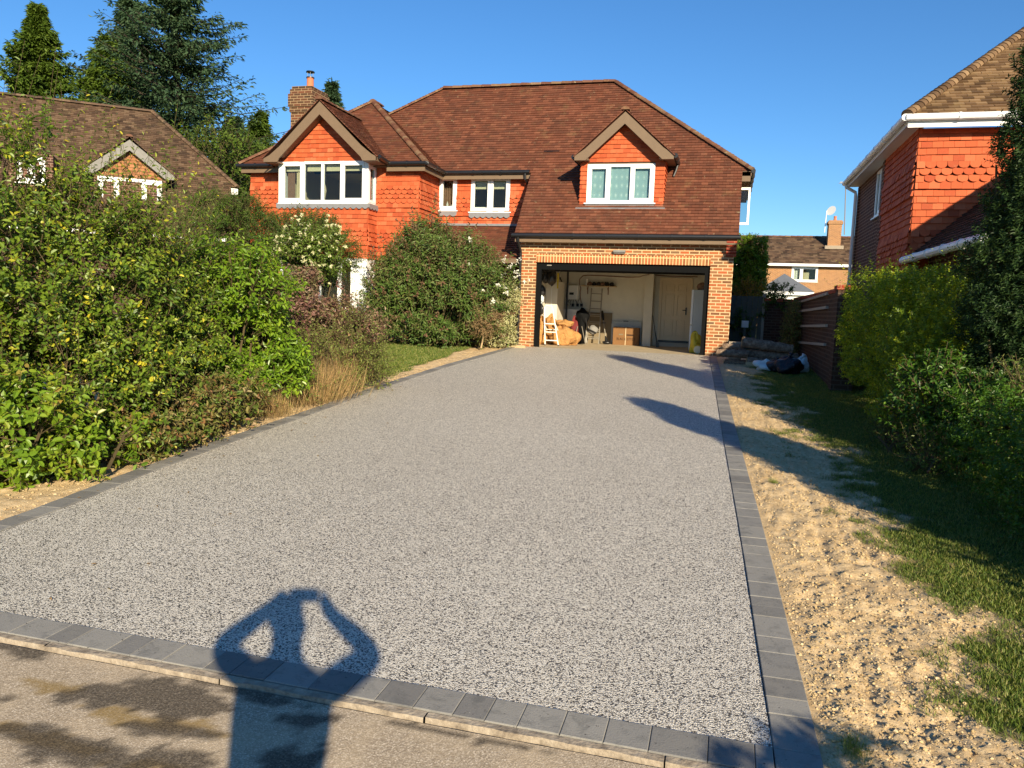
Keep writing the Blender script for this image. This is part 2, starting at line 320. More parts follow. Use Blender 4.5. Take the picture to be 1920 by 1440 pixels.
# ------------------------------------------------------------------ tiles, ridges, windows
def spans(poly, v):
    xs = []
    for i in range(len(poly)):
        (u0, v0), (u1, v1) = poly[i], poly[(i+1) % len(poly)]
        if (v0 <= v < v1) or (v1 <= v < v0): xs.append(u0+(u1-u0)*(v-v0)/(v1-v0))
    xs.sort(); return [(xs[i], xs[i+1]) for i in range(0, len(xs)-1, 2)]
def cut(sp, holes, v):
    for h in holes:
        hs_ = spans(h, v)
        for a, b in hs_:
            new = []
            for s0, s1 in sp:
                if b <= s0 or a >= s1: new.append((s0, s1)); continue
                if a > s0: new.append((s0, a))
                if b < s1: new.append((b, s1))
            sp = new
    return sp
def tiles(name, O, U, Vv, poly, gauge, width, mat, parent, holes=(), scallop=(), th=.025, seed=1, jit=.0045, v0=None, gap=.0035, gen=None):
    O, U, Vv = Vector(O), Vector(U).normalized(), Vector(Vv).normalized(); N = U.cross(Vv); rr = random.Random(seed)
    holes = [[(h[0], h[2]), (h[1], h[2]), (h[1], h[3]), (h[0], h[3])] if not isinstance(h[0], tuple) else list(h) for h in holes]
    vmin = min(p[1] for p in poly) if v0 is None else v0; vmax = max(p[1] for p in poly)
    mb = MB(); row = 0; v = vmin
    P = lambda u, vv, n: O+U*u+Vv*vv+N*n
    while v < vmax-.004:
        vt = min(v+gauge, vmax); e = (vt-v)*.04
        sb = cut(spans(poly, v+e), holes, v+e); stp = cut(spans(poly, vt-e), holes, vt-e)
        if len(sb) != len(stp):
            m_ = cut(spans(poly, (v+vt)/2), holes, (v+vt)/2); sb = stp = m_
        sca = row in scallop; lower = (row+1) in scallop
        for (b0, b1), (t0, t1) in zip(sb, stp):
            lo, hi = min(b0, t0), max(b1, t1); off = (row % 2)*width/2
            k = math.floor((lo-off)/width)
            while k*width+off < hi:
                ua, ub = k*width+off+gap/2, (k+1)*width+off-gap/2; k += 1
                a0, a1 = max(ua, b0), min(ub, b1); c0, c1 = max(ua, t0), min(ub, t1)
                if a1-a0 < .006 and c1-c0 < .006: continue
                if a1 < a0: a0 = a1 = min(max((a0+a1)/2, b0), b1)
                if c1 < c0: c0 = c1 = min(max((c0+c1)/2, t0), t1)
                mb.cr = rr.random(); j = rr.uniform(-jit, jit); nb = th+j; dv = rr.uniform(-jit, jit)*.6
                j2 = rr.uniform(-jit, jit)*.7
                full = (a1-a0) > width*.9
                if sca and full:
                    R = (a1-a0)/2; cu = (a0+a1)/2; dz = .062; vs = v+dz
                    arc = [P(cu-R*cos(q), v+dv+dz*(1-sin(q)), 2*nb-(nb)*(dz*(1-sin(q)))/gauge) for q in [pi*i/8 for i in range(9)]]
                    top = [P(c1, vt, nb), P(c0, vt, nb)]
                    low = [p-N*(nb) for p in arc]
                    V_ = arc+top+low; fs = [tuple(range(11))]+[(i+1, i, 11+i, 12+i) for i in range(8)]
                    mb.add(V_, fs); continue
                if sca or lower:
                    vt2 = min(vt+(.064 if lower else 0), vmax); nt = nb if not lower else nb*.35
                    n0 = 2*nb
                    V_ = [P(a0, v+dv, n0), P(a1, v+dv, n0+j2), P(c1, vt2, nt), P(c0, vt2, nt), P(a0, v+dv, 0), P(a1, v+dv, 0), P(c1, vt2, 0), P(c0, vt2, 0)]
                else:
                    V_ = [P(a0, v+dv, nb), P(a1, v+dv, nb+j2), P(c1, vt, .002), P(c0, vt, .002), P(a0, v+dv, -.002), P(a1, v+dv, -.002), P(c1, vt, -.002), P(c0, vt, -.002)]
                mb.add(V_, [(0, 1, 2, 3), (4, 5, 1, 0), (5, 6, 2, 1), (7, 4, 0, 3)])
        v += gauge; row += 1
    # backing sheet
    mb.cr = .05; Q = [P(a, b, -.004) for a, b in poly]
    if not holes: mb.add(Q, [tuple(range(len(Q)))])
    return mb.build(name, mat, parent)
def ridge(mb, P0, P1, r=.11, ln=.3, seed=0, squash=.75, Nn=None, lift=.0):
    P0, P1 = Vector(P0), Vector(P1); d = (P1-P0); L = d.length; d.normalize(); n = max(1, round(L/ln)); rr = random.Random(seed)
    side = d.cross(Vector((0, 0, 1))).normalized(); up = side.cross(d).normalized()
    if up.z < 0: up = -up
    for i in range(n):
        mb.cr = rr.random(); a = P0+d*(L*i/n-.01)+up*(lift+rr.uniform(-.004, .004)); b = P0+d*(L*(i+1)/n+.01)+up*lift
        V = []; m = 8
        for p, r_ in ((a, r*1.1), (b, r*.93)):
            V += [p+side*cos(pi*k/m)*r_+up*sin(pi*k/m)*r_*squash for k in range(m+1)]
        fs = [(k, k+1, m+2+k, m+1+k) for k in range(m)]+[tuple(range(m+1))[::-1], tuple(range(m+1, 2*m+2))]
        fs = [f for f in fs]
        mb.add(V, fs)
def window(parent, O, U, N, u0, u1, z0, z1, lights, seed=0, name='window', fw=.06, sash=(), sill=True, extras=None, deep=.07):
    """frame, panes, sill; lights = list of u boundaries"""
    f = MB(); g = MB(); U, N = Vector(U), Vector(N)
    f.obox(O, U, N, u0, u1, -deep, 0, z0, z0+fw); f.obox(O, U, N, u0, u1, -deep, 0, z1-fw, z1)
    bs = [u0]+list(lights)+[u1]
    for i, b in enumerate(bs):
        a0, a1 = (b, b+fw) if i == 0 else ((b-fw, b) if i == len(bs)-1 else (b-fw/2, b+fw/2))
        f.obox(O, U, N, a0, a1, -deep+.002, -.002, z0+fw, z1-fw)
    for i in range(len(bs)-1):
        a0 = bs[i]+(fw if i == 0 else fw/2); a1 = bs[i+1]-(fw if i == len(bs)-2 else fw/2); c0, c1 = z0+fw, z1-fw
        if i in sash:
            s_ = .05
            f.obox(O, U, N, a0-.012, a1+.012, -.04, .016, c0-.012, c0+s_); f.obox(O, U, N, a0-.012, a1+.012, -.04, .016, c1-s_, c1+.012)
            f.obox(O, U, N, a0-.012, a0+s_, -.04, .014, c0+s_, c1-s_); f.obox(O, U, N, a1-s_, a1+.012, -.04, .014, c0+s_, c1-s_)
            a0 += s_; a1 -= s_; c0 += s_; c1 -= s_
        g.obox(O, U, N, a0-.002, a1+.002, -.034, -.028, c0-.002, c1+.002)
    fo = f.build(name, M['upvc'], parent); g.build('pane', M['glass'], fo)
    if sill:
        s_ = MB(); s_.obox(O, U, N, u0-.05, u1+.05, -.02, .05, z0-.03, z0-.002); s_.build('sill', M['upvc'], fo)
    return fo
def gutter(parent, pts, mat, r=.055, name='gutter', br=True):
    mb = MB(); pts = [Vector(p) for p in pts]; mb.tube(pts, r, 10)
    for a, b in zip(pts[:-1], pts[1:]):
        d = b-a; n = int(d.length/.9)
        for i in range(1, n+1):
            p = a+d*(i/(n+1)); dn = d.normalized(); mb.tube([p-dn*.018, p+dn*.018], r*1.18, 10)
    return mb.build(name, mat, parent)

# ------------------------------------------------------------------ main house
X_, Y_, Z_ = Vector((1, 0, 0)), Vector((0, 1, 0)), Vector((0, 0, 1))
H = thing('brick_house', 'large house with orange tile-hung walls, red-brown roof and open garage behind the driveway', 'house', (-5, 19, 0.68))
LX0, LX1 = -4.649, -0.40
mb = MB()
mb.box(-5.08, LX0, 19.0, 19.22, .55, 3.03); mb.box(LX1, .12, 19.0, 19.22, .55, 3.03); mb.box(-5.08, .12, 19.0, 19.22, 3.03, 3.46)
def sidewall(x0, x1): return [(x0, 19.22, .55), (x0, 24.7, .55), (x0, 24.7, 5.1), (x0, 20.05, 5.1), (x0, 19.22, 4.05)]
mb.prism(sidewall(-5.08, 0), (.22, 0, 0)); mb.prism(sidewall(-.10, 0), (.22, 0, 0)); mb.box(-12.85, .12, 24.7, 24.9, .55, 5.1)
mb.build('garage_wall', M['brick'], H)
mb = MB(); mb.box(LX0, LX1, 18.985, 19.2, 2.815, 3.026); mb.build('soldier_course', M['brick_s'], H)
mb = MB()
for i, (a, b) in enumerate([(18.72, 3.40), (18.76, 3.325), (18.82, 3.25), (18.88, 3.175), (18.94, 3.10)]): mb.box(-.06+.0, .17, a, 18.995, b-.068, b)
mb.build('brick_corbel', M['brick_red'], H)
mb = MB(); mb.box(LX0-.03, LX0+.13, 19.06, 19.16, .68, 2.82); mb.box(LX1-.12, LX1+.03, 19.06, 19.16, .68, 2.82); mb.box(LX0+.13, LX1-.12, 19.06, 19.16, 2.64, 2.82)
mb.tube([(LX0+.1, 19.32, 2.71), (LX1-.1, 19.32, 2.71)], .11, 12); mb.build('garage_door_frame', M['blackm'], H)
mb = MB(); mb.obox((-4.32, 19.055, 2.745), X_, -Y_, -.06, .06, 0, .004, -.012, .012); mb.build('maker_badge', M['alu'], H)
mb = MB(); mb.box(-5.15, .17, 18.73, 18.755, 3.29, 3.44); mb.box(-5.1, .12, 18.755, 19.0, 3.38, 3.40); mb.build('garage_fascia', M['wood_brown'], H)
gutter(H, [(-5.22, 18.67, 3.445), (.24, 18.67, 3.455)], M['black'])
mb = MB(); mb.tube([(-5.06, 18.67, 3.44), (-5.06, 18.7, 3.3), (-5.04, 18.92, 3.05), (-5.04, 18.93, 2.9), (-5.04, 18.93, .8), (-5.04, 18.86, .7)], .036, 10)
for z in (2.85, 1.8, .95): mb.tube([(-5.04, 18.93, z-.03), (-5.04, 18.93, z+.03)], .047, 10); 
mb.build('downpipe', M['black'], H)
mb = MB(); mb.box(-2.71, -2.42, 18.9, 18.995, 3.09, 3.14); mb.box(-2.70, -2.43, 18.93, 18.995, 3.06, 3.09); mb.build('outdoor_lamp', M['grey_paint'], H)
# main roof
S50 = Vector((0, .6388, .7694))
mpoly = [(-5.15, 0), (.2, 0), (.2, 2.21), (.42, 2.21), (-3.42, 6.02), (-8.57, 6.02), (-13.05, 2.276), (-5.15, 2.276)]
tiles('roof_front', (0, 18.7, 3.5), X_, S50, mpoly, .1, .168, M['roof'], H, seed=3, jit=.004)
tiles('roof_hip_right', (.42, 0, 5.2), Y_, Vector((-3.84, 0, 2.93)), [(20.1, 0), (24.98, 0), (22.54, 4.83)], .2, .3, M['roof'], H, seed=4)
tiles('roof_hip_left', (-13.05, 0, 5.25), -Y_, Vector((4.48, 0, 2.88)), [(-24.95, 0), (-20.15, 0), (-22.54, 5.33)], .2, .3, M['roof'], H, seed=5)
mb = MB(); mb.add([(.42, 24.98, 5.2), (-13.05, 24.95, 5.25), (-8.57, 22.54, 8.13), (-3.42, 22.54, 8.13)], [(0, 1, 2, 3)])
mb.add([(-5.15, 18.7, 3.49), (-5.15, 20.15, 5.24), (-5.15, 20.17, 5.14), (-5.15, 18.72, 3.39)], [(0, 1, 2, 3)]); mb.build('roof_back', M['roof'], H)
mb = MB(); ridge(mb, (-8.57, 22.54, 8.12), (-3.42, 22.54, 8.12), .12, .3, 1); ridge(mb, (.42, 20.1, 5.22), (-3.42, 22.54, 8.14), .085, .1, 2, .8); ridge(mb, (-13.05, 20.15, 5.27), (-8.57, 22.54, 8.14), .085, .1, 3, .8)
mb.build('ridge_tiles', M['ridge'], H)
mb = MB(); mb.obox((-4.95, 19.78, 4.80)+Vector() if False else Vector((-4.95, 20.63, 5.83)), X_, Vector((0, -.7694, .6388)), 0, .42, 0, .03, 0, .03, Z=S50); mb.build('roof_vent', M['black'], H)
mb = MB(); mb.box(.12, .42, 20.12, 24.9, 5.08, 5.19); mb.box(.12, .40, 20.12, 20.15, 4.95, 5.18); mb.build('side_eave_box', M['wood_brown'], H)
gutter(H, [(.46, 20.1, 5.2), (.46, 24.9, 5.2)], M['black'])
# open casement in the right hand wall
q = at(1391, 378, 20.9); mb = MB(); mb.box(.14, .44, 20.88, 20.93, 3.98, 4.04); mb.box(.14, .44, 20.88, 20.93, 4.86, 4.92); mb.box(.14, .19, 20.88, 20.93, 4.04, 4.86); mb.box(.39, .44, 20.88, 20.93, 4.04, 4.86)
mb.box(.121, .16, 20.35, 20.9, 3.95, 4.95)
fo = mb.build('side_window', M['upvc'], H); mb = MB(); mb.box(.19, .39, 20.9, 20.91, 4.04, 4.86); mb.build('pane', M['glass'], fo)

# upper main wall and lean-to
WG = .114
w1 = (-7.82, -7.31, 4.26, 5.17); w2 = (-6.9, -5.79, 4.22, 5.16)
tiles('wall_tiles', (0, 20.4, 0), X_, Z_, [(-7.85, 3.88), (-5.08, 3.88), (-5.08, 5.2), (-7.85, 5.2)], WG, .165, M['orange'], H, holes=[w1, w2], scallop=(3, 4, 5, 6), seed=11)
tiles('wall_tiles', (-7.85, 0, 0), Y_, Z_, [(19.0, 2.78), (20.4, 2.78), (20.4, 5.2), (19.0, 5.2)], WG, .165, M['orange'], H, scallop=(4, 5, 6, 13, 14, 15, 16), seed=12)
tiles('wall_tiles', (0, 19.0, 0), X_, Z_, [(-9.05, 2.78), (-7.85, 2.78), (-7.85, 5.2), (-9.05, 5.2)], WG, .165, M['orange'], H, scallop=(4, 5, 6, 13, 14, 15, 16), seed=13)
tiles('wall_tiles', (0, 19.0, 0), X_, Z_, [(-12.85, 2.78), (-11.65, 2.78), (-11.65, 5.2), (-12.85, 5.2)], WG, .165, M['orange'], H, scallop=(4, 5, 6, 13, 14, 15, 16), seed=14)
tiles('bay_wall_tiles', (0, 18.5, 0), X_, Z_, [(-11.65, 2.78), (-9.05, 2.78), (-9.05, 4.17), (-11.65, 4.17)], WG, .165, M['orange'], H, scallop=(4, 5, 6), seed=15)
tiles('bay_wall_tiles', (-9.05, 0, 0), Y_, Z_, [(18.5, 2.78), (19.0, 2.78), (19.0, 4.17), (18.5, 4.17)], WG, .165, M['orange'], H, scallop=(4, 5, 6), seed=16)
tiles('bay_gable_tiles', (0, 18.5, 0), X_, Z_, [(-11.65, 5.27), (-9.05, 5.27), (-9.05, 5.3), (-10.28, 6.5), (-11.65, 5.3)], WG, .165, M['orange'], H, seed=17)
mb = MB(); mb.box(-12.82, -7.87, 19.02, 19.2, .55, 5.2) if False else None
mb.box(-12.82, -11.65, 19.03, 19.2, .55, 5.2); mb.box(-9.02, -7.88, 19.03, 19.2, .55, 5.2); mb.box(-8.08, -7.88, 19.2, 20.4, .55, 5.2); mb.box(-11.6, -9.08, 18.55, 18.7, .55, 1.4)
mb.box(-11.6, -9.08, 18.55, 18.7, 2.78, 4.16); mb.box(-9.2, -9.08, 18.55, 19.03, 2.78, 4.16); mb.box(-11.6, -9.08, 18.53, 18.6, 5.29, 5.45)
mb.box(-7.88, -5.08, 20.43, 20.6, .55, 4.2); mb.box(-7.31, -6.9, 20.43, 20.6, 4.2, 5.2); mb.box(-5.79, -5.08, 20.43, 20.6, 4.2, 5.2); mb.box(-12.82, -12.6, 19.2, 24.7, .55, 5.2)
mb.build('house_wall', M['brick'], H)
def apron(parent, O, U, N, u0, u1, z):
    mb = MB(); U, N, O = Vector(U), Vector(N), Vector(O); n = max(2, round((u1-u0)/.165)); top = [O+U*u0+N*.060+Z_*z, O+U*u1+N*.060+Z_*z]; bot = []
    for i in range(n*6+1):
        t = i/(n*6); k = (i % 6)/6; bot.append(O+U*(u1+(u0-u1)*t)+N*.060+Z_*(z-.10-.045*abs(sin(pi*k))))
    mb.prism(top[::1]+bot, N*-.05); mb.build('lead_apron', M['lead'], parent)
apron(H, (0, 20.4, 0), X_, -Y_, -7.85, -7.29, 4.235); apron(H, (0, 20.4, 0), X_, -Y_, -6.93, -5.77, 4.195)
apron(H, (0, 18.5, 0), X_, -Y_, -11.7, -9.02, 4.19); apron(H, (-9.05, 0, 0), Y_, X_, 18.46, 19.0, 4.19)
window(H, (0, 20.38, 0), X_, -Y_, *w1, [], sash=(0,)); window(H, (0, 20.38, 0), X_, -Y_, *w2, [-6.34], sash=(0, 1))
window(H, (0, 18.48, 0), X_, -Y_, -11.6, -9.09, 4.2, 5.28, [-10.92, -10.36, -9.81], sash=(0, 3), fw=.075)
window(H, (-9.07, 0, 0), Y_, X_, 18.52, 19.0, 4.2, 5.2, [], sash=(0,), fw=.05)
mb = MB(); mb.box(-9.09, -9.045, 18.475, 18.52, 4.2, 5.28); mb.build('corner_post', M['upvc'], H); mb = MB(); mb.box(-11.65, -11.6, 18.475, 19.0, 4.2, 5.28); mb.build('corner_post', M['upvc'], H)
window(H, (0, 18.5, 0), X_, -Y_, -11.6, -9.40, 1.4, 2.77, [-11.0, -10.42, -9.87], sash=(3,)); mb = MB(); mb.box(-9.40, -9.05, 18.48, 18.56, 1.4, 2.775); mb.box(-9.09, -9.05, 18.56, 19.0, 1.4, 2.775); mb.build('corner_post', M['upvc'], H)
# rooms seen through the panes
def room(x0, x1, y0, y1, z0, z1, m='room'):
    mb = MB(); P = [(x0, y0, z0), (x1, y0, z0), (x1, y1, z0), (x0, y1, z0), (x0, y0, z1), (x1, y0, z1), (x1, y1, z1), (x0, y1, z1)]
    mb.add(P, [(0, 1, 2, 3), (4, 7, 6, 5), (3, 2, 6, 7), (0, 3, 7, 4), (1, 5, 6, 2)]); return mb.build('room_interior', M[m], H)
room(-11.55, -9.12, 19.05, 22, 2.9, 5.3); room(-11.55, -9.12, 18.72, 21.5, .7, 2.7)
room(-7.85, -7.2, 20.62, 21.8, 3.4, 5.25); room(-7.1, -5.3, 20.62, 22.4, 3.4, 5.25); room(-3.6, -1.7, 19.9, 22.4, 4.2, 5.32)
def sheet(name, mat, P, parent=None, waves=0, amp=.02, n=40):
    """wavy hanging cloth between x0..x1 at y, z0..z1"""
    x0, x1, y, z0, z1 = P; V = []; Fs = []
    for i in range(n+1):
        t = i/n; yy = y+amp*sin(t*waves*2*pi)
        V += [(x0+(x1-x0)*t, yy, z0), (x0+(x1-x0)*t, yy, z1), (x0+(x1-x0)*t, yy+.006, z0), (x0+(x1-x0)*t, yy+.006, z1)]
    for i in range(n): a = 4*i; Fs += [(a, a+4, a+5, a+1), (a+2, a+3, a+7, a+6), (a+1, a+5, a+7, a+3)]
    return make(name, V, Fs, mat, parent or H)
for a, b in ((-11.5, -10.97), (-10.88, -10.40), (-10.32, -9.85), (-9.77, -9.2)): sheet('roller_blind', M['blind'], (a, b, 18.62, 5.04, 5.22), amp=0)
sheet('curtain', M['curtain'], (-11.22, -10.98, 18.66, 4.25, 5.2), waves=3); sheet('curtain', M['curtain_b'], (-11.5, -11.28, 18.68, 4.25, 5.2), waves=4)
o = sheet('curtain', M['curtain'], (-9.22, -9.2, 18.7, 4.25, 5.15)); 
mb = MB(); 
for i in range(8): mb.tube([(-9.2, 18.6+.05*i, 4.24), (-9.2, 18.6+.05*i, 5.15)], .026, 6)
mb.build('curtain', M['curtain_b'], H)
for a, b in ((-6.82, -6.38), (-6.29, -5.86)): sheet('roller_blind', M['blind'], (a, b, 20.52, 4.85, 5.12), amp=0)
sheet('curtain', M['curtain_b'], (-7.78, -7.33, 20.56, 4.3, 5.14), waves=7)
mb = MB(); mb.lathe((-10.43, 18.7, 4.24), [(.05, 0), (.06, .02), (.03, .1), (.05, .2), (.07, .3), (.05, .42), (.02, .5)], 10); mb.build('ornament', M['curtain'], H)
mb = MB(); mb.lathe((-7.62, 20.5, 4.33), [(.03, 0), (.03, .12), (.012, .15), (.012, .18)], 10); mb.lathe((-7.5, 20.5, 4.33), [(.025, 0), (.025, .09)], 10); mb.build('bottle', M['white'], H)
mb = MB(); mb.box(-6.85, -6.5, 20.46, 20.56, 4.29, 4.36); mb.build('tissue_box', M['white'], H)
# lean-to porch roof
tiles('porch_roof', (0, 19.15, 2.9), X_, Vector((0, .80, .60)).normalized()*1.0, [(-7.85, 0), (-5.09, 0), (-5.09, 1.56), (-7.85, 1.56)], .1, .168, M['roof'], H, seed=19)
mb = MB(); mb.box(-7.85, -5.09, 20.33, 20.37, 3.84, 3.90); mb.build('porch_flashing', M['lead'], H)
mb = MB(); mb.box(-7.85, -5.09, 19.12, 19.16, 2.78, 2.9); mb.build('porch_fascia', M['wood_brown'], H)
# wing roof
vt_f = 3.425; Sf = Vector((0, 2.59, 2.24)).normalized()
tiles('wing_roof_front', (0, 18.75, 5.25), X_, Sf, [(-13.05, 0), (-7.6, 0), (-10.33, vt_f)], .1, .168, M['roof'], H, seed=21)
tiles('wing_roof_right', (-7.6, 0, 5.25), Y_, Vector((-2.73, 0, 2.24)), [(18.75, 0), (20.15, 0), (22.0, 3.53), (21.34, 3.53)], .1, .168, M['roof'], H, seed=22)
tiles('wing_roof_left', (-13.05, 0, 5.25), -Y_, Vector((2.72, 0, 2.24)), [(-24, 0), (-18.75, 0), (-21.34, 3.53), (-24, 3.53)], .2, .3, M['roof'], H, seed=23)
mb = MB(); ridge(mb, (-7.6, 18.75, 5.27), (-10.33, 21.34, 7.5), .085, .1, 5, .8); ridge(mb, (-13.05, 18.75, 5.27), (-10.33, 21.34, 7.5), .085, .1, 6, .8); ridge(mb, (-10.33, 21.3, 7.5), (-10.33, 21.9, 7.5), .10, .3, 7)
mb.build('ridge_tiles', M['ridge'], H)
# bay gable roof
cs, sn = cos(radians(41.5)), sin(radians(41.5)); rl = 2.17
for sgn, nm in ((1, 'bay_roof_right'), (-1, 'bay_roof_left')):
    ex = -10.28+sgn*1.63; Vd = Vector((-sgn*cs, 0, sn))
    poly = [(18.12, 0), (18.82, 0), (20.42, rl), (18.12, rl)] if sgn > 0 else [(-18.82, 0), (-18.12, 0), (-18.12, rl), (-20.42, rl)]
    tiles(nm, (ex, 0, 5.30), Y_ if sgn > 0 else -Y_, Vd, poly, .1, .168, M['roof'], H, seed=25+sgn)
mb = MB(); ridge(mb, (-10.28, 18.1, 6.74), (-10.28, 20.38, 6.74), .10, .3, 8); mb.build('ridge_tiles', M['ridge'], H)
mb = MB()
for s in (1, -1):
    pr = [(0, 6.70), (1.16, 5.60), (1.45, 5.38), (1.62, 5.30), (1.62, 5.21), (1.22, 5.21), (1.17, 5.30), (0, 6.38)]
    mb.prism([(-10.28+s*a, 18.15, b) for a, b in pr], (0, .035, 0))
    mb.prism([(-10.28+s*a, 18.185, b) for a, b in [(0, 6.52), (1.2, 5.42), (1.2, 5.36), (0, 6.44)]], (0, .3, 0))
mb.box(-9.06, -8.67, 18.185, 18.75, 5.2, 5.23); mb.box(-11.9, -11.5, 18.185, 18.75, 5.2, 5.23); mb.box(-8.69, -8.665, 18.15, 18.75, 5.2, 5.32)
mb.build('bargeboard', M['wood_brown'], H)
mb = MB(); mb.box(-13.0, -11.66, 18.78, 18.80, 5.05, 5.22); mb.box(-8.68, -7.62, 18.78, 18.80, 5.05, 5.22); mb.box(-7.66, -7.64, 18.8, 20.17, 5.05, 5.22); mb.box(-7.64, -5.15, 20.17, 20.19, 5.06, 5.22)
mb.box(-13.0, -7.85, 18.8, 19.03, 5.17, 5.2); mb.box(-7.85, -7.66, 18.8, 20.4, 5.17, 5.2); mb.box(-7.64, -5.15, 20.19, 20.43, 5.18, 5.21); mb.box(-13.02, -13.0, 18.8, 24, 5.05, 5.22)
mb.build('eaves_board', M['wood_brown'], H)
gutter(H, [(-8.6, 18.72, 5.235), (-7.58, 18.71, 5.235), (-7.55, 18.74, 5.235), (-7.57, 20.09, 5.235), (-7.53, 20.12, 5.235), (-5.2, 20.12, 5.235)], M['black'])
gutter(H, [(-8.62, 18.2, 5.31), (-8.60, 18.72, 5.25)], M['black']); gutter(H, [(-13.1, 18.71, 5.23), (-11.95, 18.71, 5.23)], M['black'])
mb = MB(); mb.tube([(-5.32, 20.12, 5.2), (-5.32, 20.14, 5.05), (-5.28, 20.3, 4.95), (-5.2, 20.3, 4.8)], .035, 8); mb.build('downpipe', M['black'], H)
# chimney
mb = MB(); mb.box(-12.85, -12.15, 21, 22, 4.8, 7.2); mb.box(-12.88, -12.12, 20.97, 22.03, 7.2, 7.35); mb.box(-12.91, -12.09, 20.94, 22.06, 7.35, 7.72); mb.box(-12.87, -12.13, 20.98, 22.02, 7.72, 7.86); mb.box(-12.83, -12.17, 21.02, 21.98, 7.86, 7.95)
ch = mb.build('chimney', M['brick_chim'], H)
mb = MB(); mb.lathe((-12.38, 21.3, 7.94), [(.125, 0), (.12, .03), (.105, .06), (.10, .28), (.115, .3)], 16); mb.build('chimney_pot', M['terracotta'], ch, smooth=False)
mb = MB(); mb.lathe((-12.38, 21.3, 8.24), [(.12, 0), (.12, .03), (.09, .035)], 16)
for k in range(6): a = k*pi/3; mb.tube([(-12.38+.09*cos(a), 21.3+.09*sin(a), 8.25), (-12.38+.09*cos(a), 21.3+.09*sin(a), 8.42)], .008, 5)
mb.lathe((-12.38, 21.3, 8.41), [(.13, 0), (.12, .03), (.04, .05)], 16); mb.build('chimney_cowl', M['black'], ch)
# dormer over the garage
dy = 19.35; dx0, dx1 = -3.68, -1.62; dw = (-3.51, -1.85, 4.32, 5.26)
tiles('dormer_tiles', (0, dy, 0), X_, Z_, [(dx0, 4.24), (dx1, 4.24), (dx1, 5.3), (-2.62, 6.2), (dx0, 5.3)], .107, .165, M['orange'], H, holes=[dw], seed=31)
tiles('dormer_cheek_tiles', (dx0, 0, 0), -Y_, Z_, [(-19.36, 4.26), (-19.35, 4.26), (-19.35, 5.35), (-20.22, 5.35)], .107, .165, M['orange'], H, seed=32)
tiles('dormer_cheek_tiles', (dx1, 0, 0), Y_, Z_, [(19.35, 4.26), (19.36, 4.26), (20.22, 5.35), (19.35, 5.35)], .107, .165, M['orange'], H, seed=33)
mb = MB(); mb.box(dx0+.03, dw[0], dy+.02, dy+.12, 4.2, 5.3); mb.box(dw[1], dx1-.03, dy+.02, dy+.12, 4.2, 5.3); mb.prism([(dx0+.05, dy+.02, 5.27), (dx1-.05, dy+.02, 5.27), (-2.62, dy+.02, 6.15)], (0, .08, 0)); mb.build('dormer_frame', M['wood_brown'], H)
window(H, (0, dy-.02, 0), X_, -Y_, *dw, [-2.96, -2.41], sash=(0, 2), fw=.065)
def netm():
    g = G('pale blue patterned blind'); v = g.n('TexVoronoi', {'Scale': 7.5, 'Vector': g.n('Mapping', {'Vector': g.uv(), 'Scale': (1.0, .62, 1)}).outputs[0], 'Randomness': .15})
    c = g.ramp(v.outputs['Distance'], [(0, (.60, .74, .78)), (.16, (.56, .70, .75)), (.2, (.34, .50, .57)), (.24, (.34, .50, .57)), (.27, (.50, .65, .70)), (.31, (.34, .50, .57))])
    return g.fin(c, .8)
M['net'] = netm()
sheet('patterned_blind', M['net'], (-3.46, -1.9, dy+.07, 4.36, 5.24), amp=0)
cs, sn = cos(radians(42)), sin(radians(42))
for s in (1, -1):
    ex = -2.60+s*1.22; Vd = Vector((-s*cs, 0, sn)); L = 1.63
    poly = [(19.02, 0), (20.3, 0), (21.2, L), (19.02, L)] if s > 0 else [(-20.3, 0), (-19.02, 0), (-19.02, L), (-21.2, L)]
    tiles('dormer_roof', (ex, 0, 5.39), Y_ if s > 0 else -Y_, Vd, poly, .1, .168, M['roof'], H, seed=35+s)
mb = MB(); ridge(mb, (-2.6, 19.0, 6.48), (-2.6, 21.15, 6.48), .095, .3, 9); mb.build('ridge_tiles', M['ridge'], H)
mb = MB()
for s in (1, -1):
    mb.prism([(-2.6+s*a, 19.05, b) for a, b in [(0, 6.44), (.95, 5.58), (1.2, 5.41), (1.2, 5.31), (.93, 5.31), (0, 6.16)]], (0, .035, 0))
    mb.obox((-2.6+s*1.03, 0, 0), X_, Y_, -.17, .17, 19.085, 20.1, 5.33, 5.36)
mb.build('bargeboard', M['wood_brown'], H)
gutter(H, [(-1.36, 19.1, 5.40), (-1.36, 20.15, 5.40)], M['black']); gutter(H, [(-3.84, 19.1, 5.40), (-3.84, 20.15, 5.40)], M['black'])
mb = MB(); mb.tube([(-1.36, 20.05, 5.38), (-1.4, 20.0, 5.2), (-1.45, 19.95, 5.05)], .03, 8); mb.build('downpipe', M['black'], H)
mb = MB(); mb.box(dw[0]-.02, dw[1]+.02, dy-.03, dy+.01, 4.21, 4.29); mb.obox((0, 19.32, 4.235), X_, Vector((0, -.7694, .6388)), dx0-.08, dx1+.06, 0, .018, -.11, 0, Z=S50); mb.build('lead_apron', M['lead'], H)

